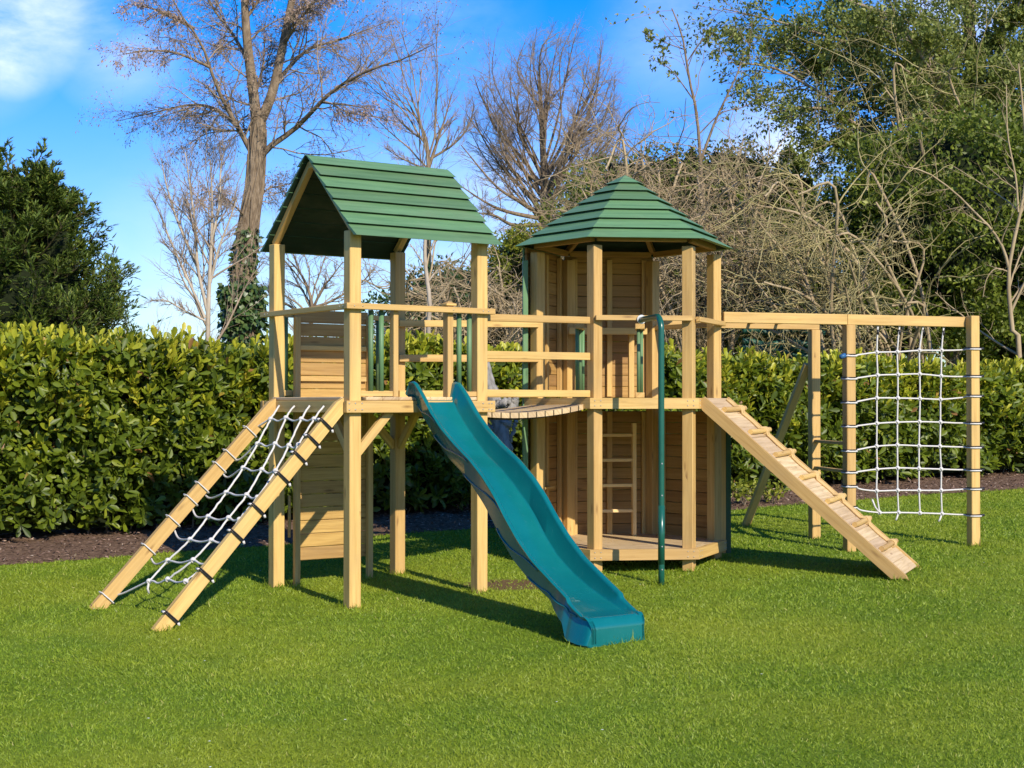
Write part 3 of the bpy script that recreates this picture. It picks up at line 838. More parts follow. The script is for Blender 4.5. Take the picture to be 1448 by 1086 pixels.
square_tower(); slide(); rope_net_ladder()
_, POSTS = hex_tower()
bridge(POSTS); fire_pole(); ramp(); monkey_bars(); scramble_net()

#@@PART2@@
# ================================================================== SCATTER + BRANCH TOOLS
def frames(d, nrm):
    d = d / (np.linalg.norm(d, axis=1)[:, None] + 1e-9)
    z = nrm - d * (nrm * d).sum(1)[:, None]; z /= np.linalg.norm(z, axis=1)[:, None] + 1e-9
    x = np.cross(d, z); return np.stack([x, d, z], 2)
def scatter(tv, tf, pos, rot, sca):
    sca = np.asarray(sca, float); sca = sca[:, None] if sca.ndim == 1 else sca
    Vx = np.einsum('nij,nvj->nvi', rot, tv[None] * sca[:, None, :]) + pos[:, None]
    Fx = tf[None] + (np.arange(len(pos)) * len(tv))[:, None, None]
    return Vx.reshape(-1, 3), Fx.reshape(-1, tf.shape[1])
LEAF_V = np.array([(0, 0, 0), (-.5, .42, .10), (0, .5, 0), (.5, .42, .10), (0, 1, -.06)], float)
LEAF_F = np.array([(0, 2, 1), (0, 3, 2), (1, 2, 4), (2, 3, 4)])
OBO_V = np.array([(0, 0, 0), (0, .34, -.02), (0, .70, -.03), (0, 1, -.10), (-.32, .36, .10), (.32, .36, .10), (-.5, .70, .12), (.5, .70, .12), (-.30, .92, .02), (.30, .92, .02)], float)
OBO_F = np.array([(0, 1, 4), (0, 5, 1), (4, 1, 6), (1, 2, 6), (1, 5, 7), (1, 7, 2), (6, 2, 8), (2, 3, 8), (2, 7, 9), (2, 9, 3)])
SPRAY_V = np.array([(0, 0, 0), (-.5, .5, .03), (0, 1, -.05), (.5, .5, .03)], float)
SPRAY_F = np.array([(0, 2, 1), (0, 3, 2)])
def leaves(name, mat, parent, pos, d, nrm, size, rnd, tv=LEAF_V, tf=LEAF_F, aspect=.4, label=None):
    size = np.broadcast_to(size, (len(pos),)); sc = np.stack([size * aspect, size, size * .5], 1)
    Vx, Fx = scatter(tv, tf, pos, frames(d, nrm), sc)
    o = raw_mesh(name, Vx, Fx, M[mat], parent, None, {'rnd': np.repeat(np.clip(rnd, 0, 1), len(tf))}, True)
    if label: o['label'] = label
    return o
def rdir(n, rng=RNG):
    v = rng.normal(size=(n, 3)); return v / np.linalg.norm(v, axis=1)[:, None]

def tubes(P, Rr, n=4):
    """P (M,K,3) polylines, Rr (M,K) radii -> verts, quads"""
    Mn, K, _ = P.shape
    t = np.gradient(P, axis=1); t /= np.linalg.norm(t, axis=2)[..., None] + 1e-12
    ref = np.array([.31, .47, .83]); e1 = np.cross(t, ref); e1 /= np.linalg.norm(e1, axis=2)[..., None] + 1e-9; e2 = np.cross(t, e1)
    a = np.arange(n) * 2 * math.pi / n
    Vx = P[:, :, None] + Rr[:, :, None, None] * (np.cos(a)[None, None, :, None] * e1[:, :, None] + np.sin(a)[None, None, :, None] * e2[:, :, None])
    idx = np.arange(Mn * K * n).reshape(Mn, K, n); nx = np.roll(idx, -1, 2)
    Fx = np.stack([idx[:, :-1], idx[:, 1:], nx[:, 1:], nx[:, :-1]], -1).reshape(-1, 4)
    return Vx.reshape(-1, 3), Fx
def join(parts):
    Vs, Fs, o = [], [], 0
    for v, f in parts: Vs.append(v); Fs.append(f + o); o += len(v)
    return np.concatenate(Vs), np.concatenate(Fs)
def twigmesh(name, mat, parent, levels, sides):
    v, f = join([tubes(P, Rr, s) for (P, Rr), s in zip(levels, sides)])
    return raw_mesh(name, v, f, M[mat], parent, None, None, True)

def limbs(lst, K=14):
    """lst of (points, r0, r1) -> P (M,K,3), R"""
    P = np.stack([smoothpts(p, K) for p, _, _ in lst]); Rr = np.stack([np.linspace(a, b, K) for _, a, b in lst]); return P, Rr
def grow(P, Rr, n, tr, ln, ang, up=.0, wig=.12, K=6, rf=.6, rmax=9, tip=.35, flat=0., bias=None, taper_t=.35):
    """n children along each parent; ln = (lo,hi) as fraction of parent length; ang in degrees (lo,hi)"""
    Mn, Kp, _ = P.shape; idx = np.repeat(np.arange(Mn), n); N = len(idx)
    base_t = np.tile((np.arange(n) + .5) / n, Mn) + RNG.uniform(-.5, .5, N) / n
    t = tr[0] + (tr[1] - tr[0]) * np.clip(base_t, 0, 1)
    x = t * (Kp - 1); i = np.clip(x.astype(int), 0, Kp - 2); f = (x - i)[:, None]
    A, Bp = P[idx, i], P[idx, i + 1]; pos = A + (Bp - A) * f
    tan = Bp - A; tan /= np.linalg.norm(tan, axis=1)[:, None] + 1e-9
    r0 = np.minimum((Rr[idx, i] * (1 - f[:, 0]) + Rr[idx, i + 1] * f[:, 0]) * rf, rmax)
    L = np.linalg.norm(np.diff(P, axis=1), axis=2).sum(1)[idx] * RNG.uniform(*ln, N) * (1 - taper_t * t)
    az = RNG.normal(size=(N, 3)); az[:, 2] *= (1 - flat)
    if bias is not None: az += np.asarray(bias)
    az -= tan * (az * tan).sum(1)[:, None]; az /= np.linalg.norm(az, axis=1)[:, None] + 1e-9
    a = np.radians(RNG.uniform(*ang, N))[:, None]; d = np.cos(a) * tan + np.sin(a) * az
    out = [pos]; p = pos
    for k in range(K - 1):
        d = d + wig * RNG.normal(size=(N, 3)); d[:, 2] += up; d /= np.linalg.norm(d, axis=1)[:, None]
        p = p + d * (L / (K - 1))[:, None]; out.append(p)
    return np.stack(out, 1), r0[:, None] * np.linspace(1, tip, K)[None]
def along(P, n, lo=.2):
    """n random points on every polyline with tangents"""
    Mn, K, _ = P.shape; idx = np.repeat(np.arange(Mn), n); x = RNG.uniform(lo, 1, len(idx)) * (K - 1); i = np.clip(x.astype(int), 0, K - 2); f = (x - i)[:, None]
    A, Bp = P[idx, i], P[idx, i + 1]; t = Bp - A; return A + t * f, t / (np.linalg.norm(t, axis=1)[:, None] + 1e-9)

# ================================================================== GROUND
HA, HB = np.array([-4.83, 14.45]), np.array([6.92, 21.0]); HD = (HB - HA) / np.linalg.norm(HB - HA); HN = np.array([HD[1], -HD[0]])  # hedge front line, normal to the camera
def hedge_xy(s, o): return HA[0] + HD[0] * s + HN[0] * o, HA[1] + HD[1] * s + HN[1] * o
def mulch_edge(s): return 1.03 + .05 * np.sin(s * 1.1) + .04 * np.sin(s * 2.7 + 1) - .012 * (s - 4)

def lawn():
    xs = np.concatenate([[-400, -120, -40, -20], np.linspace(-12, 12, 60), [20, 40, 120, 400]])
    ys = np.concatenate([[-40, -10, 0], np.linspace(3, 22, 70), [25, 30, 45, 80, 200, 600]])
    X, Y = np.meshgrid(xs, ys); Z = gz(X, Y)
    Vx = np.stack([X, Y, Z], -1).reshape(-1, 3); nx = len(xs)
    i, j = np.meshgrid(np.arange(len(ys) - 1), np.arange(nx - 1), indexing='ij'); a = (i * nx + j).ravel()
    o = raw_mesh('lawn', Vx, np.stack([a, a + 1, a + nx + 1, a + nx], 1), grass_mat('lawn soil and grass', ground=True), None, None, None, True)
    o['kind'] = 'structure'
def grass_mat(name, ground=False):
    m, nt = new_mat(name); g = NT(nt)
    o = g.n('ShaderNodeNewGeometry').outputs['Position']
    big = g.noise(o, .55, 3, .5); mid = g.noise(o, 2.6, 4, .6)
    if ground:
        fine = g.noise(o, 55, 4, .7)
        c = g.ramp(fine, [(.3, (.07, .11, .008)), (.6, (.16, .235, .015)), (.8, (.23, .29, .025))])
    else:
        r = g.attr('rnd')
        c = g.ramp(r, [(0, (.085, .16, .009)), (.5, (.215, .31, .020)), (.85, (.34, .41, .04)), (1, (.46, .42, .14))])
    c = g.mix(g.math('MULTIPLY', g.math('SUBTRACT', big, .42, clamp=True), 4.5, clamp=True), c, g.mix(.45, c, (.34, .36, .03)))
    c = g.mix(g.math('MULTIPLY', g.math('SUBTRACT', mid, .50, clamp=True), 1.8, clamp=True), c, g.mix(.5, c, (.07, .15, .012)))
    if ground:
        # worn earth patch beside the slide
        sx = g.n('ShaderNodeSeparateXYZ'); g.l(o, sx.inputs[0])
        dx = g.math('DIVIDE', g.math('SUBTRACT', sx.outputs[0], .02), .42); dy = g.math('DIVIDE', g.math('SUBTRACT', sx.outputs[1], 12.15), .30)
        dd = g.math('ADD', g.math('MULTIPLY', dx, dx), g.math('MULTIPLY', dy, dy))
        k = g.math('SUBTRACT', g.math('ADD', 1.15, g.math('MULTIPLY', g.math('SUBTRACT', mid, .5), 1.6)), dd, clamp=True)
        c = g.mix(g.math('MULTIPLY', k, 1.5, clamp=True), c, g.mix(g.noise(o, 40, 4), (.09, .055, .022), (.20, .13, .06)))
        g.out(g.bsdf(c, .9, g.bump(g.noise(o, 70, 4, .7), .7, .02), .15))
    else:
        b = g.bsdf(c, .5, None, .35); t = g.n('ShaderNodeBsdfTranslucent'); g.l(g.mix(.5, c, (.20, .36, .03)), t.inputs[0])
        mx = g.n('ShaderNodeMixShader'); mx.inputs[0].default_value = .35; g.l(b, mx.inputs[1]); g.l(t.outputs[0], mx.inputs[2]); g.out(mx.outputs[0])
    return m
lawn()

def grass():
    P, S, Wd = [], [], []
    for (y0, y1, dens, h, w) in ((5.6, 8.2, 8600, .024, .0052), (8.2, 10.5, 5600, .025, .0064), (10.5, 13.5, 3400, .027, .0088), (13.5, 20, 1900, .030, .012)):
        x0, x1 = -.41 * y1 - .9, .41 * y1 + .9; n = int((x1 - x0) * (y1 - y0) * dens)
        x = RNG.uniform(x0, x1, n); y = RNG.uniform(y0, y1, n)
        k = np.abs(x) < .40 * y + .9
        s = (x - HA[0]) * HD[0] + (y - HA[1]) * HD[1]; o = (x - HA[0]) * HN[0] + (y - HA[1]) * HN[1]
        k &= o > mulch_edge(s) - .05 + .03 * RNG.normal(size=n)
        e = ((x - .02) / .40) ** 2 + ((y - 12.15) / .28) ** 2
        k &= (e > 1) | (RNG.random(n) < .18 + .5 * e * e)
        x, y = x[k], y[k]; n = len(x)
        P.append(np.stack([x, y, gz(x, y) - .002], 1)); S.append(h * RNG.uniform(.45, 1.25, n)); Wd.append(w * RNG.uniform(.7, 1.3, n))
    P = np.concatenate(P); S = np.concatenate(S); Wd = np.concatenate(Wd); n = len(P)
    cl = np.sin(P[:, 0] * 9 + 3 * np.sin(P[:, 1] * 5)) * np.sin(P[:, 1] * 11 + 2 * np.sin(P[:, 0] * 7))
    S *= 1 + .25 * cl
    # longer tufts left round the feet of the timbers
    feet = [T(a + PW / 2, b + PW / 2, 0) for a in (0, S1) for b in (0, S2)] + list(POSTS.values()) + [T(-1.43, .035, 0), T(-1.46, 1.115, 0), np.array([1.173, 12.1, 0]), T(.73, -2.08, 0), T(.55, -2.05, 0), T(.9, -2.08, 0), Mb(1.255, 0, 0), Mb(2.505, -.078, 0), Mb(1.405, .92, 0), Mb(1.2, 2.02, 0), np.array([3.086, 12.2, 0]), np.array([3.4, 12.9, 0]), T(.172, S2 - .05, 0), T(.83, S2 - .05, 0)]
    near_foot = np.zeros(n, bool)
    for f_ in feet: near_foot |= ((P[:, 0] - f_[0]) ** 2 + (P[:, 1] - f_[1]) ** 2) < (.085 + .05 * RNG.random(n)) ** 2
    S[near_foot] *= RNG.uniform(1.5, 2.9, near_foot.sum())
    lean = RNG.normal(size=(n, 3)) * .8; lean[:, 2] = 1; ctr = np.stack([np.sin(P[:, 1] * 3.1 + 2 * P[:, 0]), np.cos(P[:, 0] * 2.7 - P[:, 1]), np.zeros(n)], 1) * .35
    d = lean + ctr
    Rt = frames(d, RNG.normal(size=(n, 3)))
    tv = np.array([(-.5, 0, 0), (.5, 0, 0), (.28, .6, .04), (-.28, .6, .04), (0, 1, .16)]); tf3 = np.array([(0, 1, 2), (0, 2, 3), (3, 2, 4)])
    near = P[:, 1] < 9.5
    rnd = np.clip(RNG.normal(.47, .15, n) + .12 * cl + (RNG.random(n) < .012) * .4, 0, 1)
    sc = np.stack([Wd, S, S], 1)
    v1, f1 = scatter(tv, tf3, P[near], Rt[near], sc[near])
    tv2 = np.array([(-.5, 0, 0), (.5, 0, 0), (0, 1, .05)]); tf2 = np.array([(0, 1, 2)])
    v2, f2 = scatter(tv2, tf2, P[~near], Rt[~near], sc[~near])
    Vx, Fx = join([(v1, f1), (v2, f2)])
    o = raw_mesh('grass', Vx, Fx, grass_mat('grass blades'), None, None, {'rnd': np.concatenate([np.repeat(rnd[near], 3), rnd[~near]])}, False)
    tag(o, 'short mown bright green grass covering the whole lawn', 'grass', kind='stuff')
grass()

def daisies():
    n = 26; y = RNG.uniform(6.4, 16, n); x = RNG.uniform(-.34, .34, n) * y; s_ = (x - HA[0]) * HD[0] + (y - HA[1]) * HD[1]; o = (x - HA[0]) * HN[0] + (y - HA[1]) * HN[1]; k = o > mulch_edge(s_) + .1; x, y = x[k], y[k]; n = len(x)
    p = np.stack([x, y, gz(x, y) + .016], 1); idx = np.repeat(np.arange(n), 6); a = np.tile(np.arange(6) * 1.047, n)
    d = np.stack([np.cos(a), np.sin(a), .25 + 0 * a], 1)
    ob = leaves('daisy_flowers', 'label', None, p[idx], d, np.tile([0, 0, 1.], (n * 6, 1)), .008, np.zeros(n * 6), SPRAY_V, SPRAY_F, .6); tag(ob, 'tiny white daisies dotted through the lawn', 'daisies', kind='stuff')
daisies()

def mulch():
    s = np.linspace(-7, 22, 190); rows = np.linspace(0, 1, 9); Vx = []
    for q in rows:
        o = -1.4 + (mulch_edge(s) + 1.4) * q; x, y = hedge_xy(s, o)
        z = gz(x, y) + .004 + .055 * np.sin(np.clip((1 - q) * 3.2, 0, math.pi / 2)) + .012 * RNG.normal(size=len(s)) * (0 < q < 1)
        Vx.append(np.stack([x, y, z], 1))
    Vx = np.concatenate(Vx); n = len(s); i, j = np.meshgrid(np.arange(8), np.arange(n - 1), indexing='ij'); a = (i * n + j).ravel()
    m, nt = new_mat('dark bark mulch'); g = NT(nt); o_ = g.n('ShaderNodeNewGeometry').outputs['Position']; nz = g.noise(o_, 26, 5, .7)
    g.out(g.bsdf(g.ramp(nz, [(.3, (.055, .032, .023)), (.55, (.165, .105, .068)), (.75, (.30, .205, .14))]), .95, g.bump(nz, .8, .03), .1))
    ob = raw_mesh('mulch_bed', Vx, np.stack([a, a + n, a + n + 1, a + 1], 1), m, None, None, None, True); ob['kind'] = 'structure'
    N = 12500; s = RNG.uniform(-6.5, 21.5, N); o = RNG.uniform(-.3, 1, N) * 1.0; o = np.where(o > 0, o * (mulch_edge(s) + .03), o); x, y = hedge_xy(s, o)
    q = (o + 1.4) / (mulch_edge(s) + 1.4)
    z = gz(x, y) + .012 + .055 * np.sin(np.clip((1 - q) * 3.2, 0, math.pi / 2)) + RNG.uniform(0, .012, N)
    d = RNG.normal(size=(N, 3)); d[:, 2] *= .25; nr = RNG.normal(size=(N, 3)) * .35; nr[:, 2] = 1
    m2, nt = new_mat('bark chip'); g = NT(nt); r = g.attr('rnd'); g.out(g.bsdf(g.ramp(r, [(0, (.08, .045, .03)), (.5, (.19, .118, .086)), (.85, (.33, .225, .165)), (1, (.5, .40, .31))]), .9, None, .15))
    M['chip'] = m2
    ob = leaves('bark_chips', 'chip', None, np.stack([x, y, z], 1), d, nr, RNG.uniform(.02, .065, N), RNG.random(N) ** 1.4, aspect=.35)
    tag(ob, 'loose brown bark chips lying in the bed below the hedge', 'bark chips', kind='stuff')
mulch()

# ================================================================== HEDGE
def hedge():
    c = hedge_xy(6, -.5); t = thing('laurel_hedge', 'long clipped glossy laurel hedge with yellow green tips along the lawn', 'hedge', (c[0], c[1], float(gz(*c))))
    s0, s1 = -6.0, 21.0
    def top(s): return 1.97 - .018 * np.clip(s - 6, 0, 20) + .04 * np.sin(s * 1.9) + .025 * np.sin(s * 4.3 + 1)
    def bulge(s, h): return .09 * np.sin(s * 2.3 + 2 * h) * np.sin(h * 3.1 + s) + .06 * np.sin(s * 5.1 + h * 4) - .10 * np.clip(.45 - h, 0, 1) * (1 + np.sin(s * 3.3)) - .14 * np.clip(h - 1.75, 0, 1)
    # dim interior
    ss = np.linspace(s0 + .3, s1 - .3, 60); Vx = []
    for o, zz in ((-.26, 'b'), (-.34, 't'), (-1.1, 't'), (-1.15, 'b')):
        x, y = hedge_xy(ss, np.full(60, o)); z = gz(x, y) + .12 if zz == 'b' else top(ss) - .13
        Vx.append(np.stack([x, y, z + 0 * x], 1))
    Vx = np.concatenate(Vx); a = np.arange(59); Fx = np.concatenate([np.stack([a + 60 * i, a + 60 * ((i + 1) % 4), a + 1 + 60 * ((i + 1) % 4), a + 1 + 60 * i], 1) for i in range(4)])
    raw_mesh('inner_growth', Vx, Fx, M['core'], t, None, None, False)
    # sprigs on the front face, top and the back edge
    area = (s1 - s0) * 2.0; N = int(area * 190)
    s = RNG.uniform(s0, s1, N); hf = RNG.random(N) ** .9; o = RNG.uniform(-.30, .05, N)
    x0, y0 = hedge_xy(s, 0 * s); gb = gz(x0, y0) + .12
    h = hf * (top(s) - gb); o = o + bulge(s, h); x, y = hedge_xy(s, o); z = gb + h
    thin = (h < .16) & (RNG.random(N) < .3); keep = ~thin
    x, y, z, s, o, h = x[keep], y[keep], z[keep], s[keep], o[keep], h[keep]
    n1 = len(x)
    ax = np.stack([HN[0] * .75 + 0 * x, HN[1] * .75 + 0 * x, .62 + 0 * x], 1) + RNG.normal(size=(n1, 3)) * .38
    Nt = int((s1 - s0) * .75 * 150); st = RNG.uniform(s0, s1, Nt); ot = RNG.uniform(-.77, -.02, Nt); xt, yt = hedge_xy(st, ot); zt = top(st) - RNG.uniform(.0, .16, Nt)
    axt = np.stack([0 * xt, 0 * xt, 1 + 0 * xt], 1) + RNG.normal(size=(Nt, 3)) * .3
    pos = np.concatenate([np.stack([x, y, z], 1), np.stack([xt, yt, zt], 1)]); ax = np.concatenate([ax, axt])
    age = np.concatenate([.30 + .10 * h / 2, .42 + 0 * xt])
    def sprigs(pos, ax, k, ln, size, lo, hi, age, nm, mat):
        n = len(pos); Fm = frames(ax, RNG.normal(size=(n, 3))); idx = np.repeat(np.arange(n), k); j = np.tile(np.arange(k), n)
        az = j * 2.4 + RNG.uniform(-.4, .4, n * k); tl = np.radians(RNG.uniform(lo, hi, n * k)); hh = (j + .5) / k
        dl = np.stack([np.sin(tl) * np.cos(az), np.cos(tl), np.sin(tl) * np.sin(az)], 1); d = np.einsum('nij,nj->ni', Fm[idx], dl)
        axw = Fm[idx][:, :, 1]; p = pos[idx] + axw * (hh * ln)[:, None]
        nr = axw - d * (axw * d).sum(1)[:, None] + .25 * RNG.normal(size=(n * k, 3))
        sz = size * RNG.uniform(.62, 1.2, n * k); r = np.clip(age[idx] + RNG.normal(0, .2, n * k), 0, .97); r = np.where(RNG.random(n * k) < .012, 1, r)
        leaves(nm, mat, t, p, d, nr, sz, r, OBO_V, OBO_F, aspect=RNG.uniform(.32, .44, n * k))
    sprigs(pos, ax, 8, .12, .128, 30, 80, age, 'foliage', 'laurel')
    Ny = 1200; s = RNG.uniform(s0, s1, Ny); o = RNG.uniform(-.7, .06, Ny); x, y = hedge_xy(s, o); z = top(s) - RNG.uniform(-.03, .16, Ny)
    Nf = 1200; sf = RNG.uniform(s0, s1, Nf); x2, y2 = hedge_xy(sf, 0 * sf); hf = 1 - np.abs(RNG.normal(0, .24, Nf)); hf = np.clip(hf, .1, 1); gb = gz(x2, y2); z2 = gb + hf * (top(sf) - gb) ; o2 = -.02 + bulge(sf, z2 - gb); x2, y2 = hedge_xy(sf, o2)
    pos = np.concatenate([np.stack([x, y, z], 1), np.stack([x2, y2, z2], 1)])
    ax = np.concatenate([np.tile([0, 0, 1.], (Ny, 1)), np.tile([HN[0] * .5, HN[1] * .5, .8], (Nf, 1))]) + RNG.normal(size=(Ny + Nf, 3)) * .16
    sprigs(pos, ax, 9, .17, .118, 12, 46, np.concatenate([np.full(Ny, .5), np.full(Nf, .38)]), 'young_shoots', 'young')
    # stems seen low down in the gaps
    n = 60; s = RNG.uniform(s0, s1, n); o = RNG.uniform(-.38, -.24, n); x, y = hedge_xy(s, o); b = np.stack([x, y, gz(x, y) - .02], 1)
    P = np.stack([b + np.array([0, 0, 1.]) * (k * .22) + RNG.normal(size=(n, 3)) * .035 * k for k in range(5)], 1); twigmesh('stems', 'bark', t, [(P, np.full((n, 5), .011))], [5])
hedge()

# ================================================================== TREES
def ground_pt(x, Y): return np.array([x, Y, float(gz(x, Y))])

def big_bare_tree():
    Y = 27.; A = lambda x, y, dy=0: at(x, y, Y + dy)
    b = A(342, 480); g = ground_pt(b[0], Y)
    t = thing('bare_tree', 'tall bare tree with twin leaders and ivy round its trunk, behind the hedge', 'tree', g)
    tr = limbs([([g - ZV * .2, A(343, 470), A(343, 400), A(350, 330), A(359, 270), A(364, 200), A(366, 158)], .215, .135),
                ([A(365, 185), A(356, 114), A(349, 52), A(346, 0), A(345, -60), A(340, -130)], .10, .045),
                ([A(367, 175), A(385, 131), A(399, 69), A(413, 0), A(428, -60), A(440, -130)], .095, .04)], 18)
    L = limbs([([A(363, 228), A(352, 208), A(342, 190), A(326, 162), A(306, 121, -.3), A(285, 62, -.5), A(256, 21, -.8), A(235, -20, -1)], .062, 0.0072),
               ([A(338, 181, -.1), A(306, 155, .4), A(271, 148, .8), A(219, 159, 1), A(163, 172, 1.3)], .038, 0.0040),
               ([A(364, 228), A(382, 207), A(416, 183), A(444, 155, -.5), A(471, 128, -.8), A(520, 100, -1.3), A(571, 83, -1.6), A(614, 62, -2)], .062, 0.0048),
               ([A(387, 120), A(433, 72, .5), A(485, 55, 1), A(554, 28, 1.5)], .042, 0.0048),
               ([A(353, 92), A(330, 50, .5), A(300, 10, 1), A(270, -50, 1.5)], .04, 0.0060),
               ([A(400, 64), A(430, 20, -.5), A(470, -30, -1)], .04, 0.0060), ([A(346, 30), A(370, -10), A(380, -70)], .03, 0.0056),
               ([A(297, 95, -.4), A(250, 75, -.8), A(205, 72, -1.2), A(160, 80, -1.4)], .028, 0.0032), ([A(275, 40, -.6), A(225, 15, -1), A(180, 5, -1.4)], .026, 0.0032),
               ([A(364, 182, 0), A(330, 185, .8), A(290, 190, 1.2), A(250, 215, 1.6)], .022, 0.0028), ([A(455, 145, -.6), A(500, 150, -1), A(550, 160, -1.4)], .02, 0.0024),
               ([A(356, 300), A(375, 270, .5), A(400, 262, .8), A(428, 255, 1)], .022, 0.0028), ([A(350, 310), A(325, 285, -.6), A(300, 270, -.9), A(275, 280, -1.2)], .02, 0.0024),
               ([A(410, 30), A(440, 5), A(500, -10)], .03, 0.0040), ([A(360, 138, .1), A(372, 90, .8), A(375, 30, 1)], .035, 0.0048)], 14)
    n1 = grow(*L, 23, (.12, .98), (.20, .44), (25, 62), .015, .16, 8, .5, .016)
    n1b = grow(tr[0][1:], tr[1][1:], 9, (.1, .95), (.15, .34), (35, 75), .03, .14, 8, .25, .018)
    n1 = (np.concatenate([n1[0], n1b[0]]), np.concatenate([n1[1], n1b[1]]))
    n2 = grow(*n1, 9, (.12, 1), (.32, .65), (22, 60), -.01, .2, 7, .6, .0085)
    n3 = grow(*n2, 8, (.12, 1), (.4, .8), (20, 65), -.06, .24, 6, .65, .0058, .7)
    twigmesh('trunk', 'bark', t, [tr], [14]); twigmesh('limbs', 'bark', t, [L], [7])
    twigmesh('twigs', 'twig', t, [n1, n2, n3], [5, 4, 3])
    # buds and catkins
    p, d = along(n3[0], 1, .5); k = RNG.random(len(p)) < .55; p, d = p[k], d[k]; M['bud'] = M.get('bud') or simple('catkin', (.34, .24, .19), .9, .1, 40, .3, 0)
    leaves('catkins', 'bud', t, p, d + np.array([0, 0, -.5]), rdir(len(p)), RNG.uniform(.03, .06, len(p)), RNG.random(len(p)), SPRAY_V, SPRAY_F, .4)
    P0 = tr[0][0]; st = []
    for i in range(16):
        a = RNG.uniform(0, 6.28); q = np.linspace(0, RNG.uniform(10, 16.5), 16); i0 = np.clip(q.astype(int), 0, 16); c = P0[i0] * (1 - (q - i0))[:, None] + P0[i0 + 1] * (q - i0)[:, None]; rad = np.interp(q, np.arange(18), tr[1][0]) + .004
        aa = a + .5 * np.sin(q * .6 + i) + q * RNG.uniform(-.05, .05); st.append(c + np.stack([np.cos(aa) * rad, np.sin(aa) * rad, 0 * aa], 1))
    twigmesh('ivy_stems', 'bark', t, [(np.stack(st), np.full((16, 16), 1.) * np.linspace(.034, .014, 16)[None])], [6])
    # ivy sleeve
    N = 5200; u = RNG.random(N) ** .9; P0 = tr[0][0]; x = u * .52 * 17; i = x.astype(int); f = (x - i)[:, None]; c = P0[i] * (1 - f) + P0[i + 1] * f
    a = RNG.uniform(0, 2 * math.pi, N); rad = np.where(u < .62, RNG.uniform(.22, .42, N), RNG.uniform(.17, .24, N)) * (1.05 - .25 * u)
    kk = (u < .62) | (RNG.random(N) < .2) ; o = np.stack([np.cos(a), np.sin(a), 0 * a], 1)
    p = c + o * rad[:, None]; p, o = p[kk], o[kk]; n = len(p)
    leaves('ivy', 'ivy', t, p, o * .5 + np.array([0, 0, -.6]) + .4 * RNG.normal(size=(n, 3)), o + .4 * RNG.normal(size=(n, 3)), RNG.uniform(.07, .14, n), RNG.random(n), aspect=.8)

def bare_tree(name, label, Y, base, stems, wood='bark', dens=(10, 6, 5), spread=(18, 48), up=.05, r2=.008, r3=.005, twig='twig', ln1=(.25, .5), wig=.1):
    A = lambda q: at(q[0], q[1], Y + (q[2] if len(q) > 2 else 0)); b = A(base); g = ground_pt(b[0], Y)
    t = thing(name, label, 'tree', g)
    tr = limbs([([g - ZV * .2 if i == 0 else A(s[0][0])] + [A(q) for q in (s[0] if i == 0 else s[0][1:])], s[1], s[2]) for i, s in enumerate(stems)], 14)
    n1 = grow(*tr, dens[0], (.12, .98), ln1, spread, up, wig, 7, .55, .03)
    n2 = grow(*n1, dens[1], (.12, 1), (.3, .6), spread, up, wig * 1.1, 6, .6, r2)
    n3 = grow(*n2, dens[2], (.12, 1), (.35, .75), spread, up * .8, wig * 1.3, 5, .65, r3, .7)
    twigmesh('trunk', wood, t, [tr], [9]); twigmesh('crown', twig, t, [n1, n2, n3], [5, 4, 3]); return t

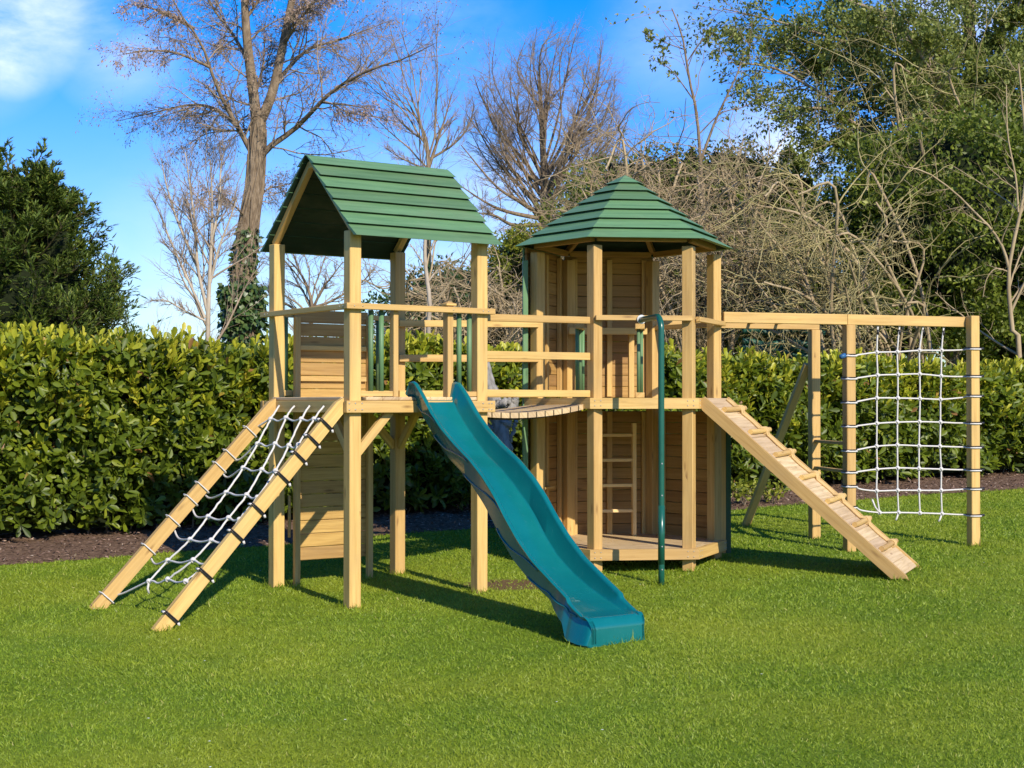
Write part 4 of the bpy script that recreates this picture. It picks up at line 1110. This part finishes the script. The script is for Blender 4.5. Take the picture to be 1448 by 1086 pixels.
big_bare_tree()
bare_tree('bare_sapling', 'small pale bare multi-stemmed tree left of the ivy-clad trunk', 24., (294, 480),
          [([(294, 470), (296, 400), (299, 340), (300, 280), (297, 225)], .048, .008), ([(293, 440), (280, 380), (276, 320), (268, 260), (262, 215)], .03, .007), ([(290, 450), (268, 400), (245, 350), (225, 300), (215, 280)], .024, .006),
           ([(297, 400), (310, 350), (325, 310), (335, 280)], .025, .007), ([(293, 455), (262, 440), (235, 425), (214, 425)], .02, .006), ([(299, 340), (310, 290), (312, 240), (318, 205)], .025, .007), ([(280, 380), (250, 310), (235, 260), (228, 225)], .024, .007)],
          'palebark', (14, 9, 7), (15, 46), .04, .0065, .0048, 'twig', (.2, .4), .13)
def fan_tree():
    Y = 38.; A = lambda x, y, dy=0: at(x, y, Y + dy); g = ground_pt(A(772, 480)[0], Y)
    t = thing('bare_tree', 'big fan crowned bare tree centred between the two green roofs', 'tree', g)
    tr = limbs([([g, A(772, 380), A(771, 310), A(770, 250), A(767, 200), A(764, 150), A(760, 100)], .19, .012)], 20)
    k = Y / FPX; C = A(777, 186); lst = []
    for i in range(56):
        a = RNG.uniform(0, 2 * math.pi); el = math.asin(RNG.uniform(-.25, .99)); rr = RNG.uniform(.78, .98)
        e = C + np.array([math.cos(a) * math.cos(el) * 134 * k, math.sin(a) * math.cos(el) * 95 * k, math.sin(el) * (172 if el > 0 else 120) * k]) * rr
        hgt = np.clip(.20 + .36 * (el + .2) / 1.75 + RNG.normal(0, .06), .17, .72); q = 3 + hgt * 14; q0 = int(q); b = tr[0][0][q0] + (tr[0][0][q0 + 1] - tr[0][0][q0]) * (q - q0)
        v_ = e - b; m1 = b + v_ * .33 + np.array([v_[0], v_[1], 0]) * .09; m2 = b + v_ * .67 + np.array([v_[0], v_[1], 0]) * .09
        lst.append(([b, m1 + RNG.normal(size=3) * .14, m2 + RNG.normal(size=3) * .2, e], RNG.uniform(.020, .050), .006))
    for (x0, y0, x1, y1, x2, y2, x3, y3) in ((768, 305, 735, 285, 700, 262, 652, 205), (769, 310, 720, 300, 690, 288, 650, 262), (767, 318, 725, 318, 700, 305, 668, 300), (774, 312, 815, 300, 850, 270, 890, 232)):
        lst.append(([A(x0, y0), A(x1, y1, -.6), A(x2, y2, -1), A(x3, y3, -1.2)], .06, .012))
    L = limbs(lst, 12); n1 = grow(*L, 15, (.28, 1), (.20, .40), (25, 62), .02, .14, 7, .5, .012, taper_t=.6); n2 = grow(*n1, 6, (.12, 1), (.38, .7), (20, 52), .035, .15, 6, .6, .009); n3 = grow(*n2, 5, (.12, 1), (.4, .8), (18, 50), .03, .16, 5, .7, .0068, .7)
    twigmesh('trunk', 'bark', t, [tr], [12]); twigmesh('limbs', 'bark', t, [L], [6]); twigmesh('twigs', 'twig', t, [n1, n2, n3], [5, 4, 3])
fan_tree()
bare_tree('bare_tree', 'thin bare tree rising behind the gable roof ridge', 42., (605, 330),
          [([(606, 330), (606, 230), (600, 190), (585, 160), (572, 135)], .09, .014), ([(607, 235), (620, 195), (630, 165), (640, 130)], .05, .01), ([(602, 200), (580, 185), (560, 165), (548, 145)], .03, .008), ([(608, 225), (640, 205), (662, 180), (670, 150)], .04, .008), ([(604, 240), (570, 225), (545, 210)], .03, .007)],
          'bark', (12, 8, 7), (15, 40), .06, .011, .0085, 'twig')
bare_tree('bare_tree', 'slight bare tree seen under the gable roof between its posts', 30., (440, 470),
          [([(440, 470), (441, 430), (432, 400), (420, 380), (405, 365)], .05, .01), ([(441, 440), (455, 410), (470, 390), (485, 370)], .03, .008), ([(436, 450), (405, 430), (385, 420), (372, 400)], .03, .008), ([(442, 435), (470, 425), (510, 400), (530, 380)], .03, .007)],
          'bark', (12, 8, 6), (18, 55), .02, .008, .0055, 'twig', (.25, .5), .14)
bare_tree('bare_sapling', 'slender pale sapling trunk rising above the hedge under the gable roof', 21., (606, 480),
          [([(606, 470), (608, 430), (602, 380), (601, 345), (604, 300)], .035, .022), ([(604, 400), (620, 380), (640, 360)], .012, .006), ([(603, 380), (590, 360), (580, 345)], .012, .006)],
          'palebark', (6, 4, 3), (20, 55), .02, .006, .004, 'thicket')
bare_tree('bare_tree', 'smooth pale bare tree arching leftward at the right edge', 22.5, (1440, 500),
          [([(1443, 495), (1432, 470), (1428, 430), (1426, 385), (1436, 330), (1446, 285), (1452, 230), (1446, 150), (1440, 90)], .043, .012), ([(1426, 378), (1418, 350), (1400, 322), (1382, 304), (1350, 272), (1311, 244), (1280, 236), (1255, 227)], .024, .006),
           ([(1430, 440), (1444, 410), (1458, 380), (1475, 340)], .022, .01), ([(1440, 300), (1436, 250), (1425, 190), (1423, 120)], .018, .007), ([(1428, 385), (1408, 380), (1395, 395), (1390, 420)], .012, .005)],
          'thicket', (7, 4, 3), (20, 60), .01, .007, .0045, 'thicket', (.15, .35), .12)

# --- evergreen crowns
def blobs(centres, n, size, mat, t, nm, spread, rnd0=.45, aspect=.55, up=.3, tv=LEAF_V, tf=LEAF_F):
    C = np.repeat(centres, n, 0); o = rdir(len(C)); rr = spread * RNG.random(len(C)) ** .45; rr = rr * np.repeat(RNG.uniform(.7, 1.3, len(centres)), n)
    o2 = o * np.array([1, 1, .72]); p = C + o2 * rr[:, None]; n_ = len(p)
    d = o * .7 + np.array([0, 0, up]) + .55 * RNG.normal(size=(n_, 3)); nr = o + np.array([0, 0, .5]) + .45 * RNG.normal(size=(n_, 3))
    r = np.clip(rnd0 + np.repeat(RNG.normal(0, .13, len(centres)), n) + RNG.normal(0, .16, n_), 0, 1)
    return leaves(nm, mat, t, p, d, nr, size * RNG.uniform(.6, 1.25, n_), r, tv, tf, aspect)
def shell(c, r, n, inner=.55):
    o = rdir(n); k = inner + (1 - inner) * RNG.random(n)[:, None] ** .5; return np.asarray(c) + o * np.asarray(r) * k
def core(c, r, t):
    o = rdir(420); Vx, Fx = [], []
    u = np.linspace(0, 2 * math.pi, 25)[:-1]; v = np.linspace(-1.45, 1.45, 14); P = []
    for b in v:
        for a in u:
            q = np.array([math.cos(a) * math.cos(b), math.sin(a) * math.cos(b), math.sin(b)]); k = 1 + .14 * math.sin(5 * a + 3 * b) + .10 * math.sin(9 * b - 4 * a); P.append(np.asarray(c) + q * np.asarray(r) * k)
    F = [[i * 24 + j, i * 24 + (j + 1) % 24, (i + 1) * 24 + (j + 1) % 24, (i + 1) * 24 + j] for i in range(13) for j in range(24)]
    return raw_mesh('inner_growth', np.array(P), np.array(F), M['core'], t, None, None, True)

def evergreen(name, label, Y, px, py, rpx, rpy, ry, mat, nc, nl, size, spread, cat='tree', coref=.72, trunk='bark', inner=.62):
    c = at(px, py, Y); k = Y / FPX; r = np.array([rpx * k, ry, rpy * k]); g = ground_pt(c[0], Y)
    t = thing(name, label, cat, g)
    P = limbs([([g - ZV * .1, g + (c - g) * .5, c], .14, .05)] + [([g + (c - g) * .4, c + r * np.array([sx * .3, sy * .3, 0]), c + r * np.array([sx * .7, sy * .7, sz])], .06, .02) for sx, sy, sz in ((-1, -.5, .3), (1, -.5, .4), (-.5, -.8, .7), (.6, .5, .6), (.1, -.9, .1))], 10)
    twigmesh('trunk', trunk, t, [P], [7])
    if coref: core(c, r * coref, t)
    cc = shell(c, r, nc, inner); cc = cc[cc[:, 2] > g[2] + .1]
    blobs(cc, nl, size, mat, t, 'foliage', spread); return t

evergreen('evergreen_tree', 'broad dark glossy evergreen with bright sunlit leaf clumps behind the scramble net', 26., 1345, 330, 205, 165, 2.2, 'holly', 520, 95, .095, .36)
evergreen('evergreen_shrub', 'low dark evergreen below the tangled branches above the monkey bars', 25.2, 1180, 455, 190, 62, 1.2, 'holly', 230, 70, .09, .28, 'shrub', .8)
evergreen('evergreen_shrub', 'dark evergreen backing the tan thicket behind the hexagonal roof', 31., 985, 360, 235, 150, 1.6, 'holly', 380, 80, .10, .40, 'shrub', .82)
evergreen('evergreen_shrub', 'dim evergreen behind the bridge and the thin bare twigs', 30., 655, 455, 125, 85, 1.2, 'ivy', 170, 80, .10, .36, 'shrub', .75)
evergreen('evergreen_shrub', 'dark evergreen filling the gap beside the bare tree at the right edge', 27., 1425, 455, 90, 75, 1.0, 'holly', 130, 70, .095, .3, 'shrub', .8)
evergreen('yellow_green_bush', 'yellow green bush between the gable roof and the hexagonal roof', 28.5, 735, 372, 44, 52, .8, 'bush', 85, 75, .075, .22, 'bush', .6)
evergreen('evergreen_shrub', 'dull green evergreen spire left of the pointed roof tip', 33., 850, 300, 62, 75, .9, 'holly', 95, 80, .09, .32, 'shrub', .5, inner=.3)

def airy_evergreen():
    Y = 31.; A = lambda x, y, dy=0: at(x, y, Y + dy); g = ground_pt(A(1378, 480)[0], Y)
    t = thing('pale_evergreen_tree', 'tall airy pale green tree filling the top right corner against the sky', 'tree', g)
    tr = limbs([([g, A(1378, 400), A(1380, 250), A(1376, 120), A(1370, 20), A(1372, -120)], .22, .09)], 14)
    L = limbs([([A(1378, 210), A(1290, 168, -.5), A(1180, 140, -1), A(1100, 98, -1.3), A(1030, 88, -1.5)], .055, .012), ([A(1378, 130), A(1250, 78, -.6), A(1120, 36, -1), A(1022, 12, -1.2)], .045, .010),
               ([A(1374, 60), A(1240, 15), A(1130, -25)], .07, .015), ([A(1379, 255), A(1300, 250, -.8), A(1200, 168, -1.2), A(1140, 152, -1.5), A(1085, 162, -1.8)], .07, .010), ([A(1376, 150), A(1420, 90), A(1470, 40)], .06, .02),
               ([A(1379, 230), A(1420, 190, -1), A(1460, 170, -1.4)], .06, .02), ([A(1372, 20), A(1330, -40), A(1280, -90)], .06, .02), ([A(1376, 180), A(1330, 120, -1.4), A(1290, 60, -2), A(1260, 20, -2.4)], .05, .015),
               ([A(1377, 200, 0), A(1340, 170, -1.6), A(1300, 130, -2.4)], .05, .015), ([A(1376, 90), A(1420, 40, -1), A(1450, -10, -1.5)], .05, .02), ([A(1250, 160, -.8), A(1205, 190, -1), A(1150, 215, -1.4), A(1100, 235, -1.6)], .03, .008),
               ([A(1250, 78, -.6), A(1160, 78, -.4), A(1080, 55, -.2), A(1035, 45, 0)], .03, .008)], 14)
    n1 = grow(*L, 18, (.10, 1), (.17, .36), (25, 70), .0, .15, 7, .5, .018, flat=.3)
    n2 = grow(*n1, 6, (.1, 1), (.3, .6), (25, 65), -.02, .16, 6, .6, .009)
    n3 = grow(*n2, 4, (.1, 1), (.4, .8), (25, 65), -.04, .2, 5, .6, .006)
    twigmesh('trunk', 'bark', t, [tr], [10]); twigmesh('branches', 'twig', t, [L, n1, n2, n3], [6, 5, 4, 3])
    for P, k, nm, m_, s in ((n3[0], 11, 'foliage', 'olive', .09), (n2[0], 9, 'foliage', 'holly', .09)):
        p, d = along(P, k, .2); n = len(p); xs = p[:, 0] / p[:, 1] * FPX + 724
        kp = RNG.random(n) < np.clip((xs - 960) / 200, .35, 1) * (1. if m_ == 'olive' else .6); p, d = p[kp], d[kp]; n = len(p)
        leaves(nm, m_, t, p + RNG.normal(size=(n, 3)) * .04, d + .8 * RNG.normal(size=(n, 3)), np.array([0, 0, .7]) + RNG.normal(size=(n, 3)) * .6, s * RNG.uniform(.6, 1.3, n), np.clip(RNG.normal(.5, .22, n), 0, 1), aspect=.45)
    # denser mass near the trunk
    cc = np.concatenate([shell(A(1375, 110, -.6), np.array([1.5, 1.2, 1.8]), 190, .2), shell(A(1285, 130, -1.), np.array([1.5, .9, 1.5]), 130, .2), shell(A(1440, 200, -1.2), np.array([.9, 1.0, 1.6]), 90, .2), shell(A(1190, 60, -.6), np.array([1.3, .8, .9]), 60, .2)])
    blobs(cc, 110, .085, 'olive', t, 'foliage', .36, .45)
airy_evergreen()

def tall_sapling():
    Y = 29.; A = lambda x, y, dy=0: at(x, y, Y + dy); g = ground_pt(A(1000, 480)[0], Y)
    t = thing('leafy_sapling', 'spindly twisting sapling with sparse leaves poking above the tan thicket', 'tree', g)
    tr = limbs([([g, A(1000, 400), A(992, 250), A(985, 160), A(975, 114), A(965, 52), A(950, 12)], .05, .012), ([A(990, 230), A(1012, 170), A(1040, 110), A(1050, 80)], .03, .008), ([A(968, 70), A(940, 60), A(912, 48)], .012, .005), ([A(980, 140), A(950, 100), A(925, 85)], .014, .005),
                ([A(988, 190), A(1020, 160), A(1055, 150), A(1080, 130)], .015, .005), ([A(970, 90), A(990, 60), A(1010, 45)], .012, .005)], 12)
    n1 = grow(*tr, 8, (.3, 1), (.15, .3), (30, 75), .01, .2, 6, .5, .01); n2 = grow(*n1, 4, (.1, 1), (.35, .7), (30, 70), .0, .22, 5, .6, .006)
    twigmesh('trunk', 'bark', t, [tr], [6]); twigmesh('crown', 'twig', t, [n1, n2], [4, 3])
    p, d = along(n2[0], 6, .2); k = (p[:, 2] > 4.8) & (RNG.random(len(p)) < .75); p, d = p[k], d[k]; n = len(p)
    leaves('foliage', 'olive', t, p, d + .7 * RNG.normal(size=(n, 3)), rdir(n) + ZV * .6, .085 * RNG.uniform(.6, 1.3, n), RNG.random(n), aspect=.5)
tall_sapling()

def thicket(name, label, Y, base_px, span, tips, n0, mats, lv=(7, 5, 4), r=(.030, .020, .0145, .0105), seedup=.0, wig=.2, dirx=(-1, 1)):
    """arching bare shrub: stems rise from a base line and bow outwards"""
    b0 = at(base_px, 480, Y); g = ground_pt(b0[0], Y); t = thing(name, label, 'shrub', g); k = Y / FPX; lst = []
    for i in range(n0):
        x0 = span[0] + (span[1] - span[0]) * RNG.random(); bb = ground_pt(at(x0, 480, Y)[0], Y + RNG.uniform(-.6, .6))
        tx = RNG.uniform(*tips[0]); ty = RNG.uniform(*tips[1]) ; e = at(tx, ty, Y + RNG.uniform(-1.8, 1.2))
        m1 = bb + (e - bb) * .35 + ZV * RNG.uniform(.3, .9) * (e[2] - bb[2]) * .35; m2 = bb + (e - bb) * .72 + ZV * RNG.uniform(.1, .35) * (e[2] - bb[2])
        lst.append(([bb, m1 + RNG.normal(size=3) * .15, m2 + RNG.normal(size=3) * .2, e], r[0] * RNG.uniform(.6, 1.3), r[1] * .8))
    L0 = limbs(lst, 14); n1 = grow(*L0, lv[0], (.25, .98), (.25, .5), (30, 85), -.03, wig, 10, .6, r[1], flat=.55, bias=(-.5, -.4, 0)); n2 = grow(*n1, lv[1], (.1, 1), (.35, .7), (30, 80), -.03, wig * 1.2, 9, .75, r[2], .5, flat=.45); n3 = grow(*n2, lv[2], (.1, 1), (.4, .8), (25, 80), .0, wig * 1.4, 7, .75, r[3], .6)
    twigmesh('stems', mats[0], t, [L0], [6]); twigmesh('twigs', mats[1], t, [n1, n2, n3], [5, 4, 3]); return t
thicket('bare_thicket', 'dense tangle of bare tan branches behind the hexagonal roof', 25., 990, (860, 1120), ((835, 1110), (235, 400)), 40, ('thicket', 'thicket'), (6, 4, 3))
thicket('bare_thicket', 'mossy bare branches sweeping across above the monkey bars', 23.6, 1260, (1180, 1350), ((1030, 1270), (265, 455)), 34, ('thicket', 'mossy'), (6, 4, 3), wig=.17)
thicket('bare_thicket', 'scrawny bare thicket between the gable tower and the hexagonal tower', 24.5, 660, (560, 770), ((555, 780), (375, 460)), 24, ('thicket', 'thicket'), (6, 4, 3))
thicket('bare_thicket', 'thin fawn brush rising left of the pointed roof', 27., 880, (820, 960), ((810, 925), (235, 340)), 14, ('thicket', 'thicket'), (6, 4, 3))
thicket('bare_thicket', 'twiggy brush in front of the airy tree at top right', 27.5, 1370, (1300, 1440), ((1200, 1440), (90, 290)), 10, ('thicket', 'mossy'), (5, 4, 3))

def yew():
    Y = 23.; c = at(18, 480, Y); g = ground_pt(c[0], Y); H = at(60, 232, Y)[2] - g[2]
    t = thing('yew_tree', 'dark feathery conifer standing behind the hedge at far left', 'tree', g)
    tr = limbs([([g, g + ZV * H * .5, g + ZV * H], .2, .02)], 10); lst = []
    for i in range(420):
        u = .13 + .86 * RNG.random() ** .9; a = RNG.uniform(0, 2 * math.pi); prof = 1.66 * (1 - u) ** .44 * (.66 + .46 * RNG.random()) + .08
        b = g + ZV * H * u * .93; rise = prof * RNG.uniform(.28, .75); o = np.array([math.cos(a), math.sin(a), 0])
        lst.append(([b, b + o * prof * .5 + ZV * rise * .35, b + o * prof + ZV * (rise * .9), b + o * prof * 1.1 + ZV * (rise * 1.12)], .022, .006))
    for i in range(12):
        a = RNG.uniform(0, 6.28); b = g + ZV * H * RNG.uniform(.7, .92); o = np.array([math.cos(a), math.sin(a), 0]); r_ = RNG.uniform(.2, .8)
        lst.append(([b, b + o * r_ * .6 + ZV * .35, b + o * r_ + ZV * RNG.uniform(.6, .85)], .018, .005))
    L0 = limbs(lst, 12); n1 = grow(*L0, 15, (.3, 1), (.14, .32), (30, 62), .035, .08, 5, .6, .009, flat=.55)
    n1b = grow(*n1, 3, (.3, 1), (.35, .6), (25, 50), .03, .08, 4, .6, .006, flat=.5)
    twigmesh('trunk', 'bark', t, [tr], [10]); twigmesh('branches', 'darktwig', t, [L0, n1], [5, 3])
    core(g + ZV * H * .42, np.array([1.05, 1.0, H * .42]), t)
    pos, dr = [], []
    for P, k in ((n1[0], 14), (n1b[0], 8), (L0[0], 26)):
        p, d = along(P, k, .25); pos.append(p); dr.append(d)
    p = np.concatenate(pos); d = np.concatenate(dr); n = len(p)
    side = np.cross(d, [0, 0, 1.]); sg = np.where(RNG.random(n) < .5, -1, 1)[:, None]
    dd = d * 1.0 + side * sg * RNG.uniform(.25, .8, (n, 1)) + .12 * RNG.normal(size=(n, 3)); nr = np.array([0, 0, 1.]) + .5 * RNG.normal(size=(n, 3))
    leaves('foliage', 'yew', t, p, dd, nr, .078 * RNG.uniform(.6, 1.3, n), np.clip(RNG.normal(.45, .22, n), 0, 1), SPRAY_V, SPRAY_F, .22)
yew()

def far_wood():
    P = []
    for i in range(260):
        x = RNG.uniform(-34, 6); Y = RNG.uniform(88, 104); b = np.array([x, Y, float(gz(x, 21.5)) - 1]); h = RNG.uniform(4.5, 6.6)
        P.append(([b, b + ZV * h * .5 + RNG.normal(size=3) * .3, b + ZV * h + RNG.normal(size=3) * .6], .10, .03))
    L = limbs(P, 8); n1 = grow(*L, 12, (.2, 1), (.2, .45), (20, 60), .04, .1, 5, .6, .05); n2 = grow(*n1, 4, (.2, 1), (.4, .7), (25, 60), .04, .1, 4, .6, .035)
    v, f = join([tubes(*L, 4), tubes(*n1, 3), tubes(*n2, 3)])
    M['far'] = simple('far bare twigs', (.42, .36, .33), .9, .1, 2, .2, 0)
    o = raw_mesh('far_wood', v, f, M['far'], None, None, None, True); tag(o, 'pale distant line of bare trees just above the hedge at left', 'wood', kind='stuff')
far_wood()

# ================================================================== SMALL THINGS BEHIND
def driftwood():
    Y = 16.35; c = at(708, 640, Y); g = ground_pt(c[0], Y); t = thing('driftwood_stump', 'weathered grey driftwood sculpture standing behind the slatted bridge', 'sculpture', g)
    A = lambda x, y, dy=0: at(x, y, Y + dy)
    rng = np.random.default_rng(3); m = MB()
    def knobbly(pts, rad, n=26):
        P = smoothpts(pts, n); rr = np.interp(np.linspace(0, 1, n), np.linspace(0, 1, len(rad)), rad) * (1 + .16 * np.sin(np.arange(n) * 1.7) + .08 * rng.normal(size=n)); m.tube(P + rng.normal(size=(n, 3)) * .008, rr, 11)
    knobbly([g - ZV * .05, A(712, 690), A(712, 640), A(708, 605), A(700, 580), A(691, 545), A(688, 512)], [.10, .085, .08, .085, .09, .085, .03])
    knobbly([A(708, 610), A(718, 590), A(727, 572), A(730, 560)], [.06, .06, .05, .02]); knobbly([A(703, 600), A(697, 606), A(690, 605), A(685, 612)], [.05, .04, .03, .012])
    knobbly([A(712, 640), A(722, 622), A(728, 600), A(734, 592)], [.03, .025, .02, .01]); knobbly([A(700, 572, -.05), A(712, 570, -.08), A(722, 566, -.06)], [.05, .055, .02])
    m.build('stump', M['drift'], t, True)
driftwood()

def tarp():
    Y = 24.; c = at(1100, 480, Y); g = ground_pt(c[0], Y); t = thing('tarpaulin_pile', 'dark green tarpaulin folded over a brown pile behind the hedge', 'tarpaulin', g)
    w, d, z = .62, .5, at(1100, 478, Y)[2]; m = MB(); n = 16
    for j in range(5):
        h = z - .02 - j * .075; pts = []
        for i in range(n):
            x = c[0] - w + 2 * w * i / (n - 1); pts.append([x, Y - d - .03 * math.sin(i * 1.1 + j * 2) + .02 * j, h + .03 * math.sin(i * .8 + j) + (.10 if j == 0 else 0)])
        m.tube(smoothpts(pts, 40), .05, 8)
    m.build('tarpaulin', M['tarp'], t, True)
    m = MB(); m.box([c[0], Y, (g[2] + z - .3) / 2], np.array([1., 0, 0]), np.array([0, 1., 0]), ZV, (2 * w - .1, 2 * d - .1, z - .35 - g[2]), .03); m.build('pile', M['bark'], t)
M['tarp'] = simple('green tarpaulin', (.02, .085, .055), .5, .4, 30, .35, .3)
tarp()

def weed(x, y, Y, n, s, label):
    c = at(x, y, Y); g = ground_pt(c[0], Y); t = thing('weed', label, 'weed', g, 'weeds at the mulch edge')
    m = MB(); P = []
    for i in range(7):
        a = i * .9; P.append(g + np.array([math.cos(a) * s * .5, math.sin(a) * s * .5, s * RNG.uniform(.5, 1)])); m.tube(smoothpts([g, g + (P[-1] - g) * .5 + ZV * .03, P[-1]], 6), .004, 5)
    m.build('stems', M['twig'], t)
    blobs(np.array(P), n, .06, 'bush', t, 'foliage', s * .4)
weed(1052, 712, 17.7, 26, .22, 'leafy weed at the mulch edge nearest the hexagonal tower'); weed(1092, 710, 17.9, 22, .2, 'smaller weed at the mulch edge beside the leaning brace')

# ================================================================== SKY, SUN, CAMERA
SUN_EL = R(33); sh = unit([.50, -.866, 0]); SD = sh * math.cos(SUN_EL) + ZV * math.sin(SUN_EL)
w = bpy.data.worlds.new('World'); scene.world = w; w.use_nodes = True; nt = w.node_tree; nt.nodes.clear(); g = NT(nt)
sky = nt.nodes.new('ShaderNodeTexSky'); sky.sky_type = 'NISHITA'; sky.sun_disc = False; sky.sun_elevation = SUN_EL; sky.sun_rotation = math.atan2(SD[0], SD[1])
sky.air_density = 1.0; sky.dust_density = .2; sky.ozone_density = 3.0
hs = nt.nodes.new('ShaderNodeHueSaturation'); hs.inputs['Saturation'].default_value = 1.55; hs.inputs['Value'].default_value = 1.0; hs.inputs['Hue'].default_value = .514; g.l(sky.outputs[0], hs.inputs['Color'])
tc = nt.nodes.new('ShaderNodeTexCoord').outputs['Generated']
def cdir(x, y): d = at(x, y, 1.) - np.array([0, 0, CZ]); return d / np.linalg.norm(d)
def puff(d, size):
    vm = nt.nodes.new('ShaderNodeVectorMath'); vm.operation = 'DISTANCE'; g.l(tc, vm.inputs[0]); vm.inputs[1].default_value = tuple(d)
    return g.math('SUBTRACT', 1.0, g.math('DIVIDE', vm.outputs['Value'], size), clamp=True)
nz = g.noise(g.mapping(tc, (1, 1, 2.2)), 9, 7, .58, .3)
acc = None
for (x, y, s, a) in ((15, 30, .048, .95), (-50, 20, .07, .9), (90, 10, .035, .8), (20, 95, .022, .7), (165, 70, .045, .55), (620, 5, .07, .35), (960, 35, .06, .45), (1120, 215, .05, .8), (1060, 240, .05, .8), (250, 430, .09, .35), (720, 285, .09, .5), (560, 330, .09, .3), (330, 330, .12, .2), (1350, 30, .06, .9)):
    p = g.math('MULTIPLY', puff(cdir(x, y), s), a); acc = p if acc is None else g.math('ADD', acc, p)
# clouds elsewhere round the sky so it holds up from other positions
far = g.math('MULTIPLY', g.math('SUBTRACT', g.noise(g.mapping(tc, (1, 1, 2)), 2.3, 5, .55), .60, clamp=True), 2.0)
sy = nt.nodes.new('ShaderNodeSeparateXYZ'); g.l(tc, sy.inputs[0]); far = g.math('MULTIPLY', far, g.math('LESS_THAN', sy.outputs[1], .80))
cl = g.math('MULTIPLY', g.math('ADD', acc, far), g.math('MULTIPLY', g.math('SUBTRACT', nz, .28, clamp=True), 2.6), clamp=True)
sx = nt.nodes.new('ShaderNodeSeparateXYZ'); g.l(tc, sx.inputs[0])
low = g.ramp(sx.outputs[2], [(0, (.46, .52, .66)), (.07, (.58, .62, .78)), (.19, (.85, .80, .97)), (.32, (1, .97, 1))])
col = g.mix(g.math('MULTIPLY', cl, .8, clamp=True), g.mix(1.0, hs.outputs[0], low, 'MULTIPLY'), (5.6, 6.1, 7.8))
bg = nt.nodes.new('ShaderNodeBackground'); g.l(col, bg.inputs[0]); bg.inputs[1].default_value = .15
wo = nt.nodes.new('ShaderNodeOutputWorld'); g.l(bg.outputs[0], wo.inputs[0])

sl = bpy.data.lights.new('sun', 'SUN'); sl.energy = 4.5; sl.angle = R(.5); sl.color = (1.0, .90, .74)
so = link(bpy.data.objects.new('sun', sl)); so.location = (6, -8, 12); so.rotation_euler = Vector(-SD).to_track_quat('-Z', 'Y').to_euler()

cd = bpy.data.cameras.new('camera'); cd.sensor_width = 36; cd.lens = FPX / 1448 * 36; cd.clip_start = .05; cd.clip_end = 3000
co = link(bpy.data.objects.new('camera', cd)); co.location = (0, 0, CZ); co.rotation_euler = (math.pi / 2 + PITCH, 0, 0); scene.camera = co
scene.render.engine = 'CYCLES'
scene.cycles.max_bounces = 6; scene.cycles.diffuse_bounces = 3; scene.cycles.transmission_bounces = 3; scene.cycles.use_denoising = True
scene.view_settings.view_transform = 'Standard'; scene.view_settings.look = 'None'; scene.view_settings.exposure = 0.53; scene.view_settings.gamma = 1.0
